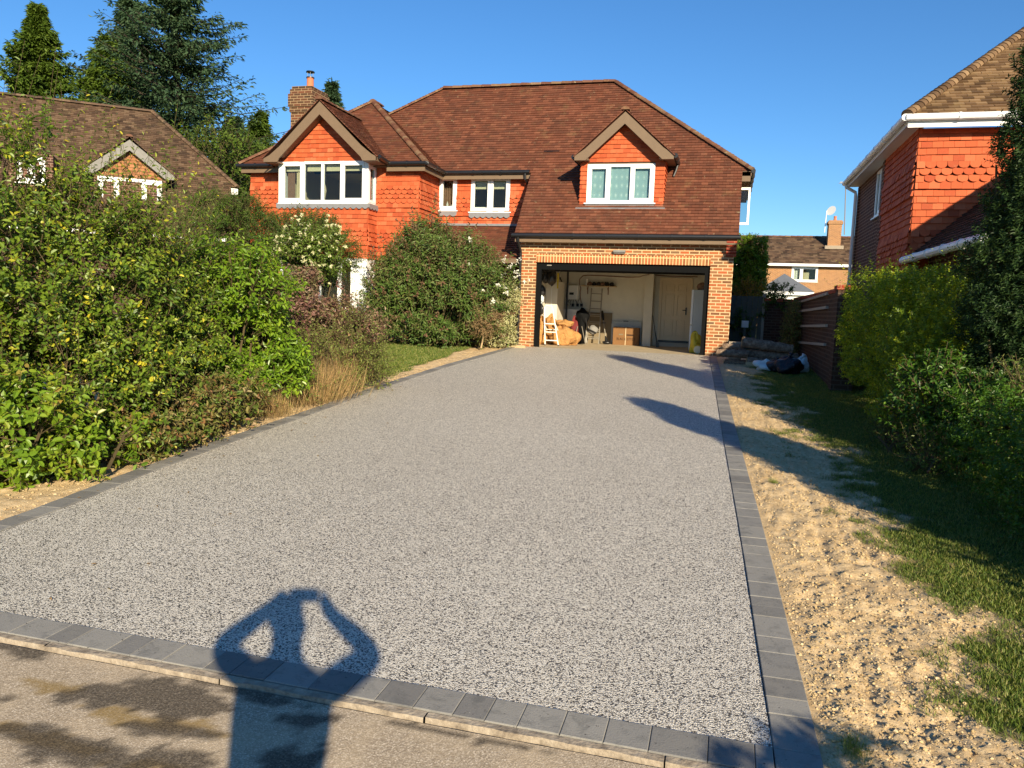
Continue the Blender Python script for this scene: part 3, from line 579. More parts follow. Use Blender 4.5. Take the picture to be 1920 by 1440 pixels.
# garage interior (parts of the house)
mb = MB(); mb.box(-4.86, -.1, 18.93, 23.6, .5, .684); mb.build('garage_floor', M['concrete'], H)
mb = MB(); mb.box(-4.86, -2.26, 22.85, 23.0, .684, 3.1); mb.box(-2.26, -2.02, 22.45, 23.2, .684, 3.1); mb.box(-2.02, -1.86, 22.98, 23.1, .684, 3.1); mb.box(-1.86, -.95, 22.98, 23.1, 2.68, 3.1); mb.box(-.95, -.1, 22.98, 23.1, .684, 3.1); mb.box(-4.86, -.1, 19.22, 19.3, 2.83, 3.1)
mb.box(-4.86, -4.84, 19.22, 22.85, .684, 3.1); mb.box(-.12, -.10, 19.22, 22.98, .684, 3.1); mb.build('garage_inner_wall', M['cream_wall'], H)
mb = MB(); mb.box(-4.86, -.1, 19.22, 23.0, 3.1, 3.12); mb.build('garage_ceiling', M['plaster'], H)
M['door'] = flat('cream door paint', (.74, .60, .40), .5, .05, 3)
d0, d1, dz0, dz1 = -1.80, -1.02, .86, 2.60
mb = MB(); mb.box(d0, d1, 22.99, 23.03, dz0, dz1)
for (a, b, c, d) in [(.09, .35, 1.42, 1.62), (.43, .69, 1.42, 1.62), (.09, .35, .72, 1.33), (.43, .69, .72, 1.33), (.09, .35, .12, .60), (.43, .69, .12, .60)]:
    mb.box(d0+a, d0+b, 22.955, 22.989, dz0+c, dz0+c+.02); mb.box(d0+a, d0+b, 22.955, 22.989, dz0+d-.02, dz0+d); mb.box(d0+a, d0+a+.02, 22.957, 22.989, dz0+c+.02, dz0+d-.02); mb.box(d0+b-.02, d0+b, 22.957, 22.989, dz0+c+.02, dz0+d-.02)
    mb.box(d0+a+.05, d0+b-.05, 22.982, 22.989, dz0+c+.05, dz0+d-.05)
dr = mb.build('internal_door', M['door'], H)
mb = MB(); mb.box(d1-.09, d1-.055, 22.96, 22.972, 1.62, 1.83); mb.tube([(d1-.07, 22.965, 1.75), (d1-.07, 22.92, 1.75), (d1-.17, 22.91, 1.75)], .011, 8); mb.build('door_handle', M['black'], dr)
mb = MB(); mb.box(d0-.08, d0, 22.94, 22.985, dz0, dz1+.08); mb.box(d1, d1+.08, 22.94, 22.985, dz0, dz1+.08); mb.box(d0, d1, 22.94, 22.985, dz1, dz1+.08); mb.build('door_frame', M['door'], H)
mb = MB(); mb.box(d0-.1, d1+.08, 22.8, 22.98, .684, .80); mb.build('door_step', M['plaster'], H); mb = MB(); mb.box(d0-.05, d1+.05, 22.86, 22.98, .80, .86); mb.build('door_sill', M['black'], H)

# ------------------------------------------------------------------ right hand neighbour
ks = 1.0
RH = thing('neighbour_house', 'orange tile-hung house with white gutters and golden-brown roof cut by the right edge', 'house', (5, 17, .6))
tiles('wall_tiles', (0, 14.7, 0), X_, Z_, [(2.98, 2.1), (7.5, 2.1), (7.5, 4.93), (2.98, 4.93)], WG, .168, M['orange'], RH, scallop=(7, 8, 9, 17, 18, 19), seed=41)
tiles('side_wall_tiles', (2.98, 0, 0), -Y_, Z_, [(-17.5, 2.1), (-14.7, 2.1), (-14.7, 4.95), (-17.5, 4.95)], WG, .168, M['orange'], RH, scallop=(6, 7, 8, 9, 16, 17, 18, 19), seed=42)
mb = MB(); mb.box(3.0, 7.5, 14.75, 14.9, .5, 4.93); mb.box(3.0, 3.2, 14.9, 17.5, .5, 4.93); mb.box(2.96, 3.2, 17.5, 17.75, .5, 4.93); mb.box(3.03, 3.2, 17.75, 20.9, .5, 3.85); mb.box(3.03, 3.2, 17.75, 20.9, 4.9, 4.95); mb.box(3.03, 3.2, 18.8, 20.9, 3.85, 4.9)
mb.box(3.0, 9, 20.9, 21.1, .5, 4.93); mb.build('brick_wall', M['brick_dark'], RH)
window(RH, (3.03, 0, 0), -Y_, -X_, -18.75, -17.78, 3.9, 4.9, [-18.3], sash=(1,))
mb = MB(); mb.add([(3.25, 17.6, 3.8), (3.25, 18.9, 3.8), (3.25, 18.9, 4.95), (3.25, 17.6, 4.95)], [(0, 1, 2, 3)]); mb.build('room_interior', M['room'], RH)
rk = .86
tiles('roof_front', (0, 14.4, 5.08), X_, Vector((0, 1, rk)), [(2.72, 0), (9.5, 0), (9.5, 4.6), (2.72+4.6/sqrt(1+rk*rk), 4.6)], .1, .168, M['roofr'], RH, seed=43, jit=.006)
mb = MB(); t_ = 4.6/sqrt(1+rk*rk); mb.add([(2.72, 14.4, 5.07), (2.72, 21.2, 5.07), (2.72+t_, 21.2-.1, 5.07+t_*rk), (2.72+t_, 14.4+t_, 5.07+t_*rk)], [(0, 3, 2, 1)]); mb.build('roof_side', M['roofr'], RH)
mb = MB(); ridge(mb, (2.72, 14.4, 5.09), (2.72+t_, 14.4+t_, 5.09+t_*rk), .10, .115, 12, .9); mb.build('hip_tiles', M['roofr'], RH)
mb = MB(); mb.box(2.74, 7.5, 14.42, 14.44, 4.89, 5.06); mb.box(2.74, 2.76, 14.44, 21.1, 4.93, 5.06); mb.box(2.76, 7.5, 14.44, 14.72, 4.95, 4.965); mb.box(2.76, 3.05, 14.72, 21.1, 4.95, 4.965); mb.build('soffit', M['upvc'], RH)
gutter(RH, [(2.69, 14.36, 5.04), (7.5, 14.36, 5.04)], M['upvc'], .058); gutter(RH, [(2.68, 14.34, 5.04), (2.68, 21.15, 5.04)], M['upvc'], .058)
mb = MB(); mb.tube([(2.69, 20.95, 5.0), (2.70, 20.95, 4.93), (2.93, 20.97, 4.80), (2.94, 20.97, 4.7), (2.94, 20.97, .7)], .04, 8); mb.build('downpipe', M['upvc'], RH)
# low garage roof in front of it
tiles('garage_roof', (2.93, 0, 2.74), -Y_, Vector((cos(radians(42)), 0, sin(radians(42)))), [(-14.7, 0), (-10.4, 0), (-10.4, 3.5), (-14.7, 3.5)], .1, .168, M['roof_shade'], RH, seed=44)
gutter(RH, [(2.89, 10.35, 2.70), (2.89, 14.68, 2.72)], M['upvc'], .062)
mb = MB(); mb.box(3.3, 3.5, 10.9, 14.7, .3, 2.96); mb.prism([(3.3, 10.9, .3), (7.5, 10.9, .3), (7.5, 10.9, 2.9), (5.5, 10.9, 4.7), (3.35, 10.9, 2.95)], (0, .2, 0)); mb.build('garage_wall', M['brick_dark'], RH)

# ------------------------------------------------------------------ left hand neighbour (turned 38 degrees)
a38 = radians(38); u = Vector((cos(a38), sin(a38), 0)); v = Vector((-sin(a38), cos(a38), 0)); Ec = atd(445, 352, 25)
LH = thing('neighbour_house', 'house on the left with brown tiled roof and a grey-boarded gable window behind the shrubs', 'house', (Ec.x, Ec.y, .68))
s45 = sqrt(.5)
tiles('roof_front', Ec, u, v*s45+Z_*s45, [(-12.5, -2.4), (-.2, -2.4), (-.2, 0), (0, 0), (-2.6, 3.67), (-12.5, 3.67)], .1, .168, M['roofd'], LH, seed=51)
mb = MB(); P = lambda a, b, c: Ec+u*a+v*b+Z_*c
mb.add([P(0, 0, -.01), P(0, 5.2, -.01), P(-2.6, 2.6, 2.58)], [(0, 1, 2)]); mb.add([P(0, 5.2, 0), P(-12.5, 5.2, 0), P(-12.5, 2.6, 2.6), P(-2.6, 2.6, 2.6)], [(0, 1, 2, 3)]); mb.build('roof_back', M['roofd'], LH)
mb = MB(); ridge(mb, P(-12.5, 2.6, 2.6), P(-2.6, 2.6, 2.6), .11, .3, 14); ridge(mb, P(0, 0, .02), P(-2.6, 2.6, 2.62), .085, .1, 15, .8); mb.build('ridge_tiles', M['roofd'], LH)
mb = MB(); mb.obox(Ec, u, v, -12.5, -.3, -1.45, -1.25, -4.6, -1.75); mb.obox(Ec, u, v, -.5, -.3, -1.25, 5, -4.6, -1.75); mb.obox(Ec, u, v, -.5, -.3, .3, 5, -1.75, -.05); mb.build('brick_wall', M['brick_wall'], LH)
mb = MB(); mb.obox(Ec, u, v, -.2, .02, .04, .12, -.22, -.03); mb.obox(Ec, u, v, -.3, .02, .12, 5, -.2, -.03); mb.obox(Ec, u, v, -12.5, -.2, -1.72, -1.45, -1.86, -1.76); mb.build('soffit', M['upvc'], LH)
def onpl(px, py, P0, n):
    d = Vector(R3 @ np.array([(px-960)/F_PX, -(py-720)/F_PX, -1.0])); c = Vector((0, 0, CAMH)); t = (P0-c).dot(n)/d.dot(n); return c+d*t
DV = -1.0; G0 = Ec+v*(DV+.25)
def lu(px, py): r = onpl(px, py, G0, v)-Ec; return r.dot(u), r.z
ap = lu(243, 259); lf = lu(200, 322); rt = lu(327, 332)
cx = ap[0]; hw = (rt[0]-ap[0]); hz = ap[1]-rt[1]
mb = MB()
for s in (1, -1): mb.prism([P(cx+s*a, DV+.22, b) for a, b in [(0, ap[1]-.05), (hw, rt[1]+.02), (hw, rt[1]-.1), (hw-.25, rt[1]-.1), (0, ap[1]-.36)]], v*.04)
mb.build('bargeboard', M['grey_paint'], LH)
M['wood_tile'] = tile_mat('weathered orange gable tile', [(.25, .10, .04), (.34, .15, .06), (.4, .18, .08)])
tiles('gable_tiles', G0+v*.2, u, Z_, [(cx-hw+.2, rt[1]-.1), (cx+hw-.2, rt[1]-.1), (cx, ap[1]-.25)], .1, .168, M['wood_tile'], LH, seed=52)
for s in (1, -1):
    L = sqrt(hw**2+hz**2); Vd = (-u*s*hw+Z_*hz)/L; Uo = v if s > 0 else -v; e0 = Ec+u*(cx+s*hw)+Z_*(rt[1]+.03)
    b0, b1 = rt[1]+.03, ap[1]
    tiles('gable_roof', e0, Uo, Vd, ([(DV+.18, 0), (b0+.1, 0), (b1+.1, L), (DV+.18, L)] if s > 0 else [(-b0-.1, 0), (-DV-.18, 0), (-DV-.18, L), (-b1-.1, L)]), .1, .168, M['roofd'], LH, seed=53)
mb = MB(); ridge(mb, P(cx, DV+.15, ap[1]+.03), P(cx, ap[1], ap[1]+.03), .09, .3, 16); mb.build('ridge_tiles', M['ridge'], LH)
mb = MB(); mb.obox(Ec, u, v, cx-hw+.25, cx+hw-.25, DV+.32, DV+.45, -1.4, rt[1]-.1); mb.obox(Ec, u, v, cx-hw+.25, cx-hw+.35, DV+.45, 1, -1.4, rt[1]); mb.obox(Ec, u, v, cx+hw-.35, cx+hw-.25, DV+.45, 1, -1.4, rt[1]); mb.build('dormer_wall', M['brick_dark'], LH)
window(LH, P(0, DV+.3, 0), u, -v, cx-hw+.35, cx+hw-.35, -1.1, rt[1]-.15, [cx-.35, cx+.35], sash=(0, 2), fw=.09)
lw0, lw1 = lu(30, 290), lu(85, 345)
mb = MB(); mb.obox(Ec, u, v, lw0[0]-.2, lw1[0]+.2, DV+.32, 1, lw1[1]-.2, lw0[1]+.1); mb.build('dormer_wall', M['brick_dark'], LH)
window(LH, P(0, DV+.3, 0), u, -v, lw0[0], lw1[0], lw1[1], lw0[1], [(lw0[0]+lw1[0])/2], sash=(0, 1), fw=.09)

# ------------------------------------------------------------------ far house beyond the side passage
FH = thing('terraced_house', 'distant low orange-brick house with brown tiled roof beyond the side passage', 'house', (5, 60, .7))
tiles('roof_front', (0, 60, 5.45), X_, Vector((0, .72, .45)), [(-4, 0), (14, 0), (14, 4.3), (-4, 4.3)], .22, .3, M['roofd'], FH, seed=61, th=.03, jit=.01)
mb = MB(); ridge(mb, (-4, 63.7, 7.75), (14, 63.7, 7.75), .15, .45, 17); mb.build('ridge_tiles', M['ridge'], FH)
mb = MB(); mb.box(-4, 4.5, 60.3, 60.6, .3, 5.4); mb.box(6.33, 14, 60.3, 60.6, .3, 5.4); mb.box(4.5, 6.33, 60.3, 60.6, .3, 4.2); mb.build('brick_wall', M['brick_far'], FH)
mb = MB(); mb.add([(4.4, 61.5, 3.5), (6.5, 61.5, 3.5), (6.5, 61.5, 5.5), (4.4, 61.5, 5.5)], [(0, 1, 2, 3)]); mb.build('room_interior', M['room'], FH)
window(FH, (0, 60.28, 0), X_, -Y_, 4.52, 6.33, 4.22, 5.30, [5.2], sash=(0, 1), fw=.11); sheet('curtain', M['white'], (4.6, 5.15, 60.5, 4.3, 5.2), parent=FH, waves=4); sheet('curtain', M['curtain'], (5.35, 5.75, 60.5, 4.3, 4.9), parent=FH)
mb = MB(); mb.box(-4, 14, 59.9, 60.28, 5.32, 5.42); mb.box(-4, 14, 59.86, 59.92, 5.32, 5.5); mb.build('white_gutter', M['upvc'], FH)
mb = MB(); mb.box(7.05, 7.95, 62.2, 63.2, 6.6, 8.6); mb.box(6.98, 8.02, 62.13, 63.27, 8.6, 8.8); mb.box(7.05, 7.95, 62.2, 63.2, 8.8, 8.88); ch = mb.build('chimney', M['brick_far'], FH)
mb = MB(); mb.lathe((7.5, 62.7, 8.88), [(.13, 0), (.10, .2), (.12, .35)], 10); mb.build('chimney_pot', M['terracotta'], ch)
mb = MB(); mb.box(6.85, 8.15, 61.95, 62.2, 6.75, 7.0); mb.build('chimney_flashing', M['kerb'], FH)
mb = MB(); q = at(1557, 395, 62.5); mb.tube([(q.x-.3, 62.5, 8.0), (q.x-.25, 62.5, q.z)], .035, 6); mb.lathe((q.x+.05, 62.45, q.z), [(.38, .0), (.30, -.06), (.15, -.10), (.02, -.11)], 14, axis=(-.6, -.7, .35)); mb.build('satellite_dish', M['white'], FH)
mb = MB(); q0 = at(1583, 440, 62.5); q1 = at(1586, 343, 62.5); mb.tube([q0, q1], .04, 6); 
for i in range(9): z = q1.z-.05*i; mb.tube([(q1.x-.15-.03*i, 62.5, q1.z-.02), (q1.x-.15-.03*i, 62.5, q1.z+.1)], .015, 4)
mb.tube([(q1.x-.5, 62.5, q1.z-.02), (q1.x+.1, 62.5, q1.z)], .02, 5); mb.build('aerial', M['alu'], FH)
GH = thing('small_garage', 'grey hip-roofed garage with white fascia in front of the distant brick house', 'garage', (2.9, 41, .7))
A = atd(1471, 513, 40); e0, e1 = atd(1420, 545, 39).x, atd(1526, 549, 39).x; ez = atd(1471, 546, 39).z; gy = A.y-1.1
mb = MB(); q = [(e0, gy, ez), (e1, gy, ez), (e1, gy+2.4, ez), (e0, gy+2.4, ez)]; mb.add(q+[(A.x, A.y, A.z)], [(0, 1, 4), (1, 2, 4), (2, 3, 4), (3, 0, 4)]); mb.build('roof', M['slate'], GH)
mb = MB(); mb.box(e0+.02, e1-.02, gy+.02, gy+2.3, ez-.18, ez-.01); mb.build('fascia', M['upvc'], GH); mb = MB(); mb.box(e0+.2, e1-.2, gy+.2, gy+2.1, .5, ez-.18); mb.build('wall', M['white'], GH)

# ------------------------------------------------------------------ ground, driveway, edging, road
def grid(name, xs, ys, hf, mat, extra=None, kind='structure', rnd=None, origin=(0, 0, 0), keep=None):
    XX, YY = np.meshgrid(xs, ys); ZZ = hf(XX, YY); V = np.stack([XX.ravel(), YY.ravel(), ZZ.ravel()], 1); nx = len(xs)
    i, j = np.meshgrid(np.arange(len(xs)-1), np.arange(len(ys)-1)); a = (j*nx+i).ravel(); Fq = np.stack([a, a+1, a+nx+1, a+nx], 1)
    if keep is not None: c = (V[Fq].mean(1)); Fq = Fq[keep(c[:, 0], c[:, 1])]
    ex = {k: f(XX, YY).ravel() for k, f in (extra or {}).items()}
    o = make(name, V, Fq, mat, None, origin, smooth=True, uv=False, extra=ex, rnd=rnd); o['kind'] = kind; return o
def gzv(y): return SL*np.clip(y, -30, 19.0)
Yr = [2.87, 3.78, 4.8, 5.95, 8.87, 12.62, 17.95, 18.93]; Xr = [.27, .24, .21, .17, .06, -.07, -.27, -.30]
Yl = [2.87, 3.77, 4.37, 5.28, 6.73, 8.41, 10.86, 14.12, 17.71, 18.93]; Xl = [-4.33, -4.38, -4.43, -4.56, -4.67, -4.76, -4.93, -5.02, -4.98, -4.97]
xr = lambda y: np.interp(y, Yr, Xr); xl = lambda y: np.interp(y, Yl, Xl)
big = np.concatenate([-np.geomspace(600, 16, 12), np.linspace(-14, 14, 15), np.geomspace(16, 600, 12)])
grid('ground', big, np.concatenate([-np.geomspace(400, 12, 8), np.linspace(-10, 34, 23), np.geomspace(38, 900, 10)]), lambda x, y: gzv(y)-.035, M['ground'])
# driveway surface
ys = np.concatenate([np.linspace(2.87, 18.93, 80)]); V = []; Fs = []
for i, y in enumerate(ys):
    V += [(xl(y), y, gz(y)+.006), (xr(y), y, gz(y)+.006)]
    if i: a = 2*i; Fs.append((a-2, a-1, a+1, a))
make('driveway', V, Fs, M['resin'], None, (0, 0, 0), uv=False)['kind'] = 'structure'
# block edging
def blocks(name, path, wd, seed, lens=(.13, .165, .21, .24), up=.014):
    """path: list of (x, y) inner edge points; block width wd to the right of travel"""
    rr = random.Random(seed); P = [Vector((*p, 0)) for p in path]; cum = [0]
    for a, b in zip(P[:-1], P[1:]): cum.append(cum[-1]+(b-a).length)
    def pt(s):
        s = min(max(s, 0), cum[-1]); k = max(i for i in range(len(cum)-1) if cum[i] <= s+1e-9); t = (s-cum[k])/(cum[k+1]-cum[k])
        d = (P[k+1]-P[k]).normalized(); return P[k].lerp(P[k+1], t), Vector((d.y, -d.x, 0))
    mb = MB(); s = 0
    while s < cum[-1]-.05:
        L = rr.choice(lens); e = min(s+L-.0025, cum[-1]); mb.cr = rr.random(); a, na = pt(s); b, nb = pt(e); j = rr.uniform(-.0015, .0015); c = .003
        z = lambda p, h: Vector((p.x, p.y, gz(p.y)+h))
        lo = [z(p, -.04) for p in (a, a+na*wd, b+nb*wd, b)]
        ev = (b-a).normalized()
        hi = [z(p, up+j-.002) for p in (a, a+na*wd, b+nb*wd, b)]
        ti = [z(p, up+j) for p in (a+ev*c+na*c, a+na*(wd-c)+ev*c, b+nb*(wd-c)-ev*c, b-ev*c+nb*c)]
        mb.add(lo+hi+ti, [(0, 1, 5, 4), (1, 2, 6, 5), (2, 3, 7, 6), (3, 0, 4, 7), (4, 5, 9, 8), (5, 6, 10, 9), (6, 7, 11, 10), (7, 4, 8, 11), (8, 9, 10, 11)]); s += L
    o = mb.build(name, M['block'], None, (0, 0, 0), uv=False); o['kind'] = 'structure'; return o
yy = np.linspace(2.70, 18.9, 60)
blocks('driveway_edging', [(xr(max(y, 2.87))+.004, y) for y in yy], .165, 3)
blocks('driveway_edging', [(xl(y)-.004-.165, y) for y in np.linspace(2.87, 18.7, 60)], .165, 4)
blocks('driveway_edging', [(-7.5, 2.866), (.268, 2.866)], .165, 5, lens=(.13, .165, .21, .165))
blocks('driveway_edging', [(-.30, 18.9), (.22, 18.95)], .02, 6)
# concrete kerb line and road
mb = MB(); x = -12.0; rr = random.Random(2)
while x < .46:
    L = .915; y0 = 2.652+rr.uniform(-.004, .004); a, b = x, min(x+L-.006, .46)
    n = 14; Vv = []; Fk = []
    for i in range(n+1):
        xx = a+(b-a)*i/n; w0 = rr.uniform(-.006, .006)
        Vv += [(xx, y0+w0, gz(2.6)-.03), (xx, y0+w0+.004, gz(2.6)+.012+rr.uniform(-.004, .003)), (xx, 2.694, gz(2.7)+.010)]
    for i in range(n): q = 3*i; Fk += [(q, q+3, q+4, q+1), (q+1, q+4, q+5, q+2)]
    mb.add(Vv, Fk); x += L
o = mb.build('kerb', M['kerb'], None, (0, 0, 0)); o['kind'] = 'structure'
ST = [(-2.95, 2.60, .24, .05, 1), (-2.80, 2.64, .18, .03, .8), (-2.33, 2.42, .16, .10, 1), (-2.05, 2.50, .26, .11, 1.2), (-1.75, 2.62, .30, .06, .9), (-1.95, 2.30, .22, .05, 1), (-2.15, 2.10, .35, .08, 1.2), (-1.75, 2.15, .16, .08, 1), (-1.35, 2.28, .12, .16, .9), (-1.30, 2.02, .3, .10, 1), (-1.45, 2.52, .16, .06, .7), (-.9, 2.60, .5, .02, .8), (-.5, 2.2, .2, .04, .5), (-.2, 2.5, .12, .04, .6), (-2.6, 2.3, .12, .04, .5)]
OC = [(-2.1, 2.33, .25, .05, 1), (-1.8, 2.36, .16, .035, 1), (-2.55, 2.42, .16, .06, .8), (-1.75, 2.08, .25, .06, 1), (-2.3, 2.12, .3, .05, .8)]
def smask(L, seed):
    def f(x, y):
        r = np.zeros_like(x); wx = x+.10*(fbm2(x, y, 5, 3, seed)-.5); wy = y+.10*(fbm2(x, y, 6, 3, seed+1)-.5)
        for cx_, cy_, sx, sy, a in L: r = np.maximum(r, a*np.exp(-((wx-cx_)/sx)**2-((wy-cy_)/sy)**2))
        n = fbm2(x, y, 14, 4, seed+2); return np.clip((r-.42+(n-.5)*1.1)*8, 0, 1)
    return f
grid('road', np.concatenate([[-60, -30, -12, -6], np.arange(-4.2, 1.2, .03), [3, 8, 20, 60]]), np.concatenate([[-9, -4, -1, .6], np.arange(1.2, 2.67, .03)]),
     lambda x, y: gzv(y)-.006+.004*(fbm2(x, y, 3, 3, 3)-.5), M['road'], {'stain': smask(ST, 11), 'ochre': smask(OC, 21)})
# soil and lawn, right and left of the drive
def grassR(x, y):
    edge = np.interp(y, [1, 3, 4.3, 5.7, 7, 8.4, 9.5, 11.5, 14, 17, 19], [1.15, 1.22, 1.17, .98, .98, 1.05, .85, .70, .55, .75, 1.0])
    n = fbm2(x, y, 1.6, 5, 31); n2 = fbm2(x, y, 7, 4, 33)
    g = (x-edge)/.30+(n-.5)*4.6+(n2-.5)*3.0
    g = g-2.2*np.exp(-((x-1.05)/.22)**2-((y-4.0)/.5)**2)*0
    tuft = np.exp(-((x-.55)/.07)**2-((y-2.95)/.12)**2)*3+np.exp(-((x-.50)/.05)**2-((y-7.0)/.12)**2)*2.5
    return np.clip(g+tuft, 0, 1)
def relief(x, y, g):
    n = fbm2(x, y, 9, 5, 41); c = np.abs(fbm2(x, y, 26, 4, 43)-.5)*2; rut = np.exp(-((x-.62-.02*y)/.035)**2)+np.exp(-((x-.80-.015*y)/.03)**2)*.7+np.exp(-((x-1.0)/.03)**2)*.5
    d = .045*(n-.5)+.034*c+.012*(fbm2(x, y, 60, 2, 44)-.5)-.018*rut*fbm2(x, y, 3, 2, 47)*1.4
    return d*(1-g*.75)
def hR(x, y):
    g = grassR(x, y); e = np.clip((x-xr(y)-.17)/.10, 0, 1)
    return gzv(y)-.008+relief(x, y, g)*e+.0*e+.05*np.clip((x-1.5)/1.5, 0, 1)
ysn = [1.5]
while ysn[-1] < 19.4: ysn.append(ysn[-1]+max(.016, .0042*ysn[-1]**1.25))
ysn = np.array(ysn)
grid('right_verge', np.concatenate([np.arange(-.16, 1.9, .02), np.linspace(1.95, 4.5, 22)]), ysn, hR, M['soil'], {'grass': grassR},
     keep=lambda x, y: (x > xr(np.maximum(y, 2.87))+.15) & ((y > 2.67) | (x > .46)))
def grassL(x, y):
    d = xl(y)-.17-x; w_ = np.interp(y, [4, 9, 10.5, 12.4, 14, 16, 17.6], [.6, .55, .25, .22, .4, .55, .75])
    g = (d-w_)/.15+(fbm2(x, y, 2, 5, 51)-.5)*2.5
    return np.clip(g, 0, 1)*np.clip((y-10.3)/.6, 0, 1)
grid('left_verge', np.concatenate([np.linspace(-10.5, -6.1, 30), np.arange(-6.05, -4.45, .03)]), np.arange(2.9, 19.0, .04), lambda x, y: gzv(y)-.006+relief(x, y, grassL(x, y))*.8*np.clip((xl(y)-.17-x)/.1, 0, 1), M['soil'], {'grass': grassL}, keep=lambda x, y: x < xl(y)-.15)

# leaf-sized faces --------------------------------------------------
def leafarr(P, D, Nn, S, wr, hi, fold=.18, curl=.12):
    D = nrm(D); B = nrm(np.cross(Nn, D)); Nn = np.cross(D, B); S = S[:, None]; W = S*wr
    if hi:
        V = np.stack([P, P+D*S*.28+B*W*.42+Nn*W*fold, P+D*S*.7+B*W*.38+Nn*(W*fold-S*curl*.4), P+D*S-Nn*S*curl, P+D*S*.7-B*W*.38+Nn*(W*fold-S*curl*.4), P+D*S*.28-B*W*.42+Nn*W*fold], 1)
        F_ = np.array([[0, 1, 2, 3], [0, 3, 4, 5]])
    else:
        V = np.stack([P, P+D*S*.45+B*W*.5+Nn*W*fold, P+D*S-Nn*S*curl, P+D*S*.45-B*W*.5+Nn*W*fold], 1); F_ = np.array([[0, 1, 2, 3]])
    k = V.shape[1]; F_ = (F_[None]+np.arange(len(P))[:, None, None]*k).reshape(-1, 4); return V.reshape(-1, 3), F_, k
def rdir(r, n): return nrm(r.normal(size=(n, 3)))
def tubes3(A, Bp, r0, r1):
    """many thin 3 sided stems A->B"""
    D = nrm(Bp-A); ref = np.where(np.abs(D[:, 2:3]) < .9, [[0, 0, 1.]], [[1., 0, 0]]); U = nrm(np.cross(D, ref)); W_ = np.cross(D, U); V = []
    for P, r in ((A, r0), (Bp, r1)):
        for k in range(3): V.append(P+(U*cos(2.094*k)+W_*sin(2.094*k))*r)
    V = np.stack(V, 1); F_ = np.array([[0, 1, 4, 3], [1, 2, 5, 4], [2, 0, 3, 5]]); F_ = (F_[None]+np.arange(len(A))[:, None, None]*6).reshape(-1, 4); return V.reshape(-1, 3), F_
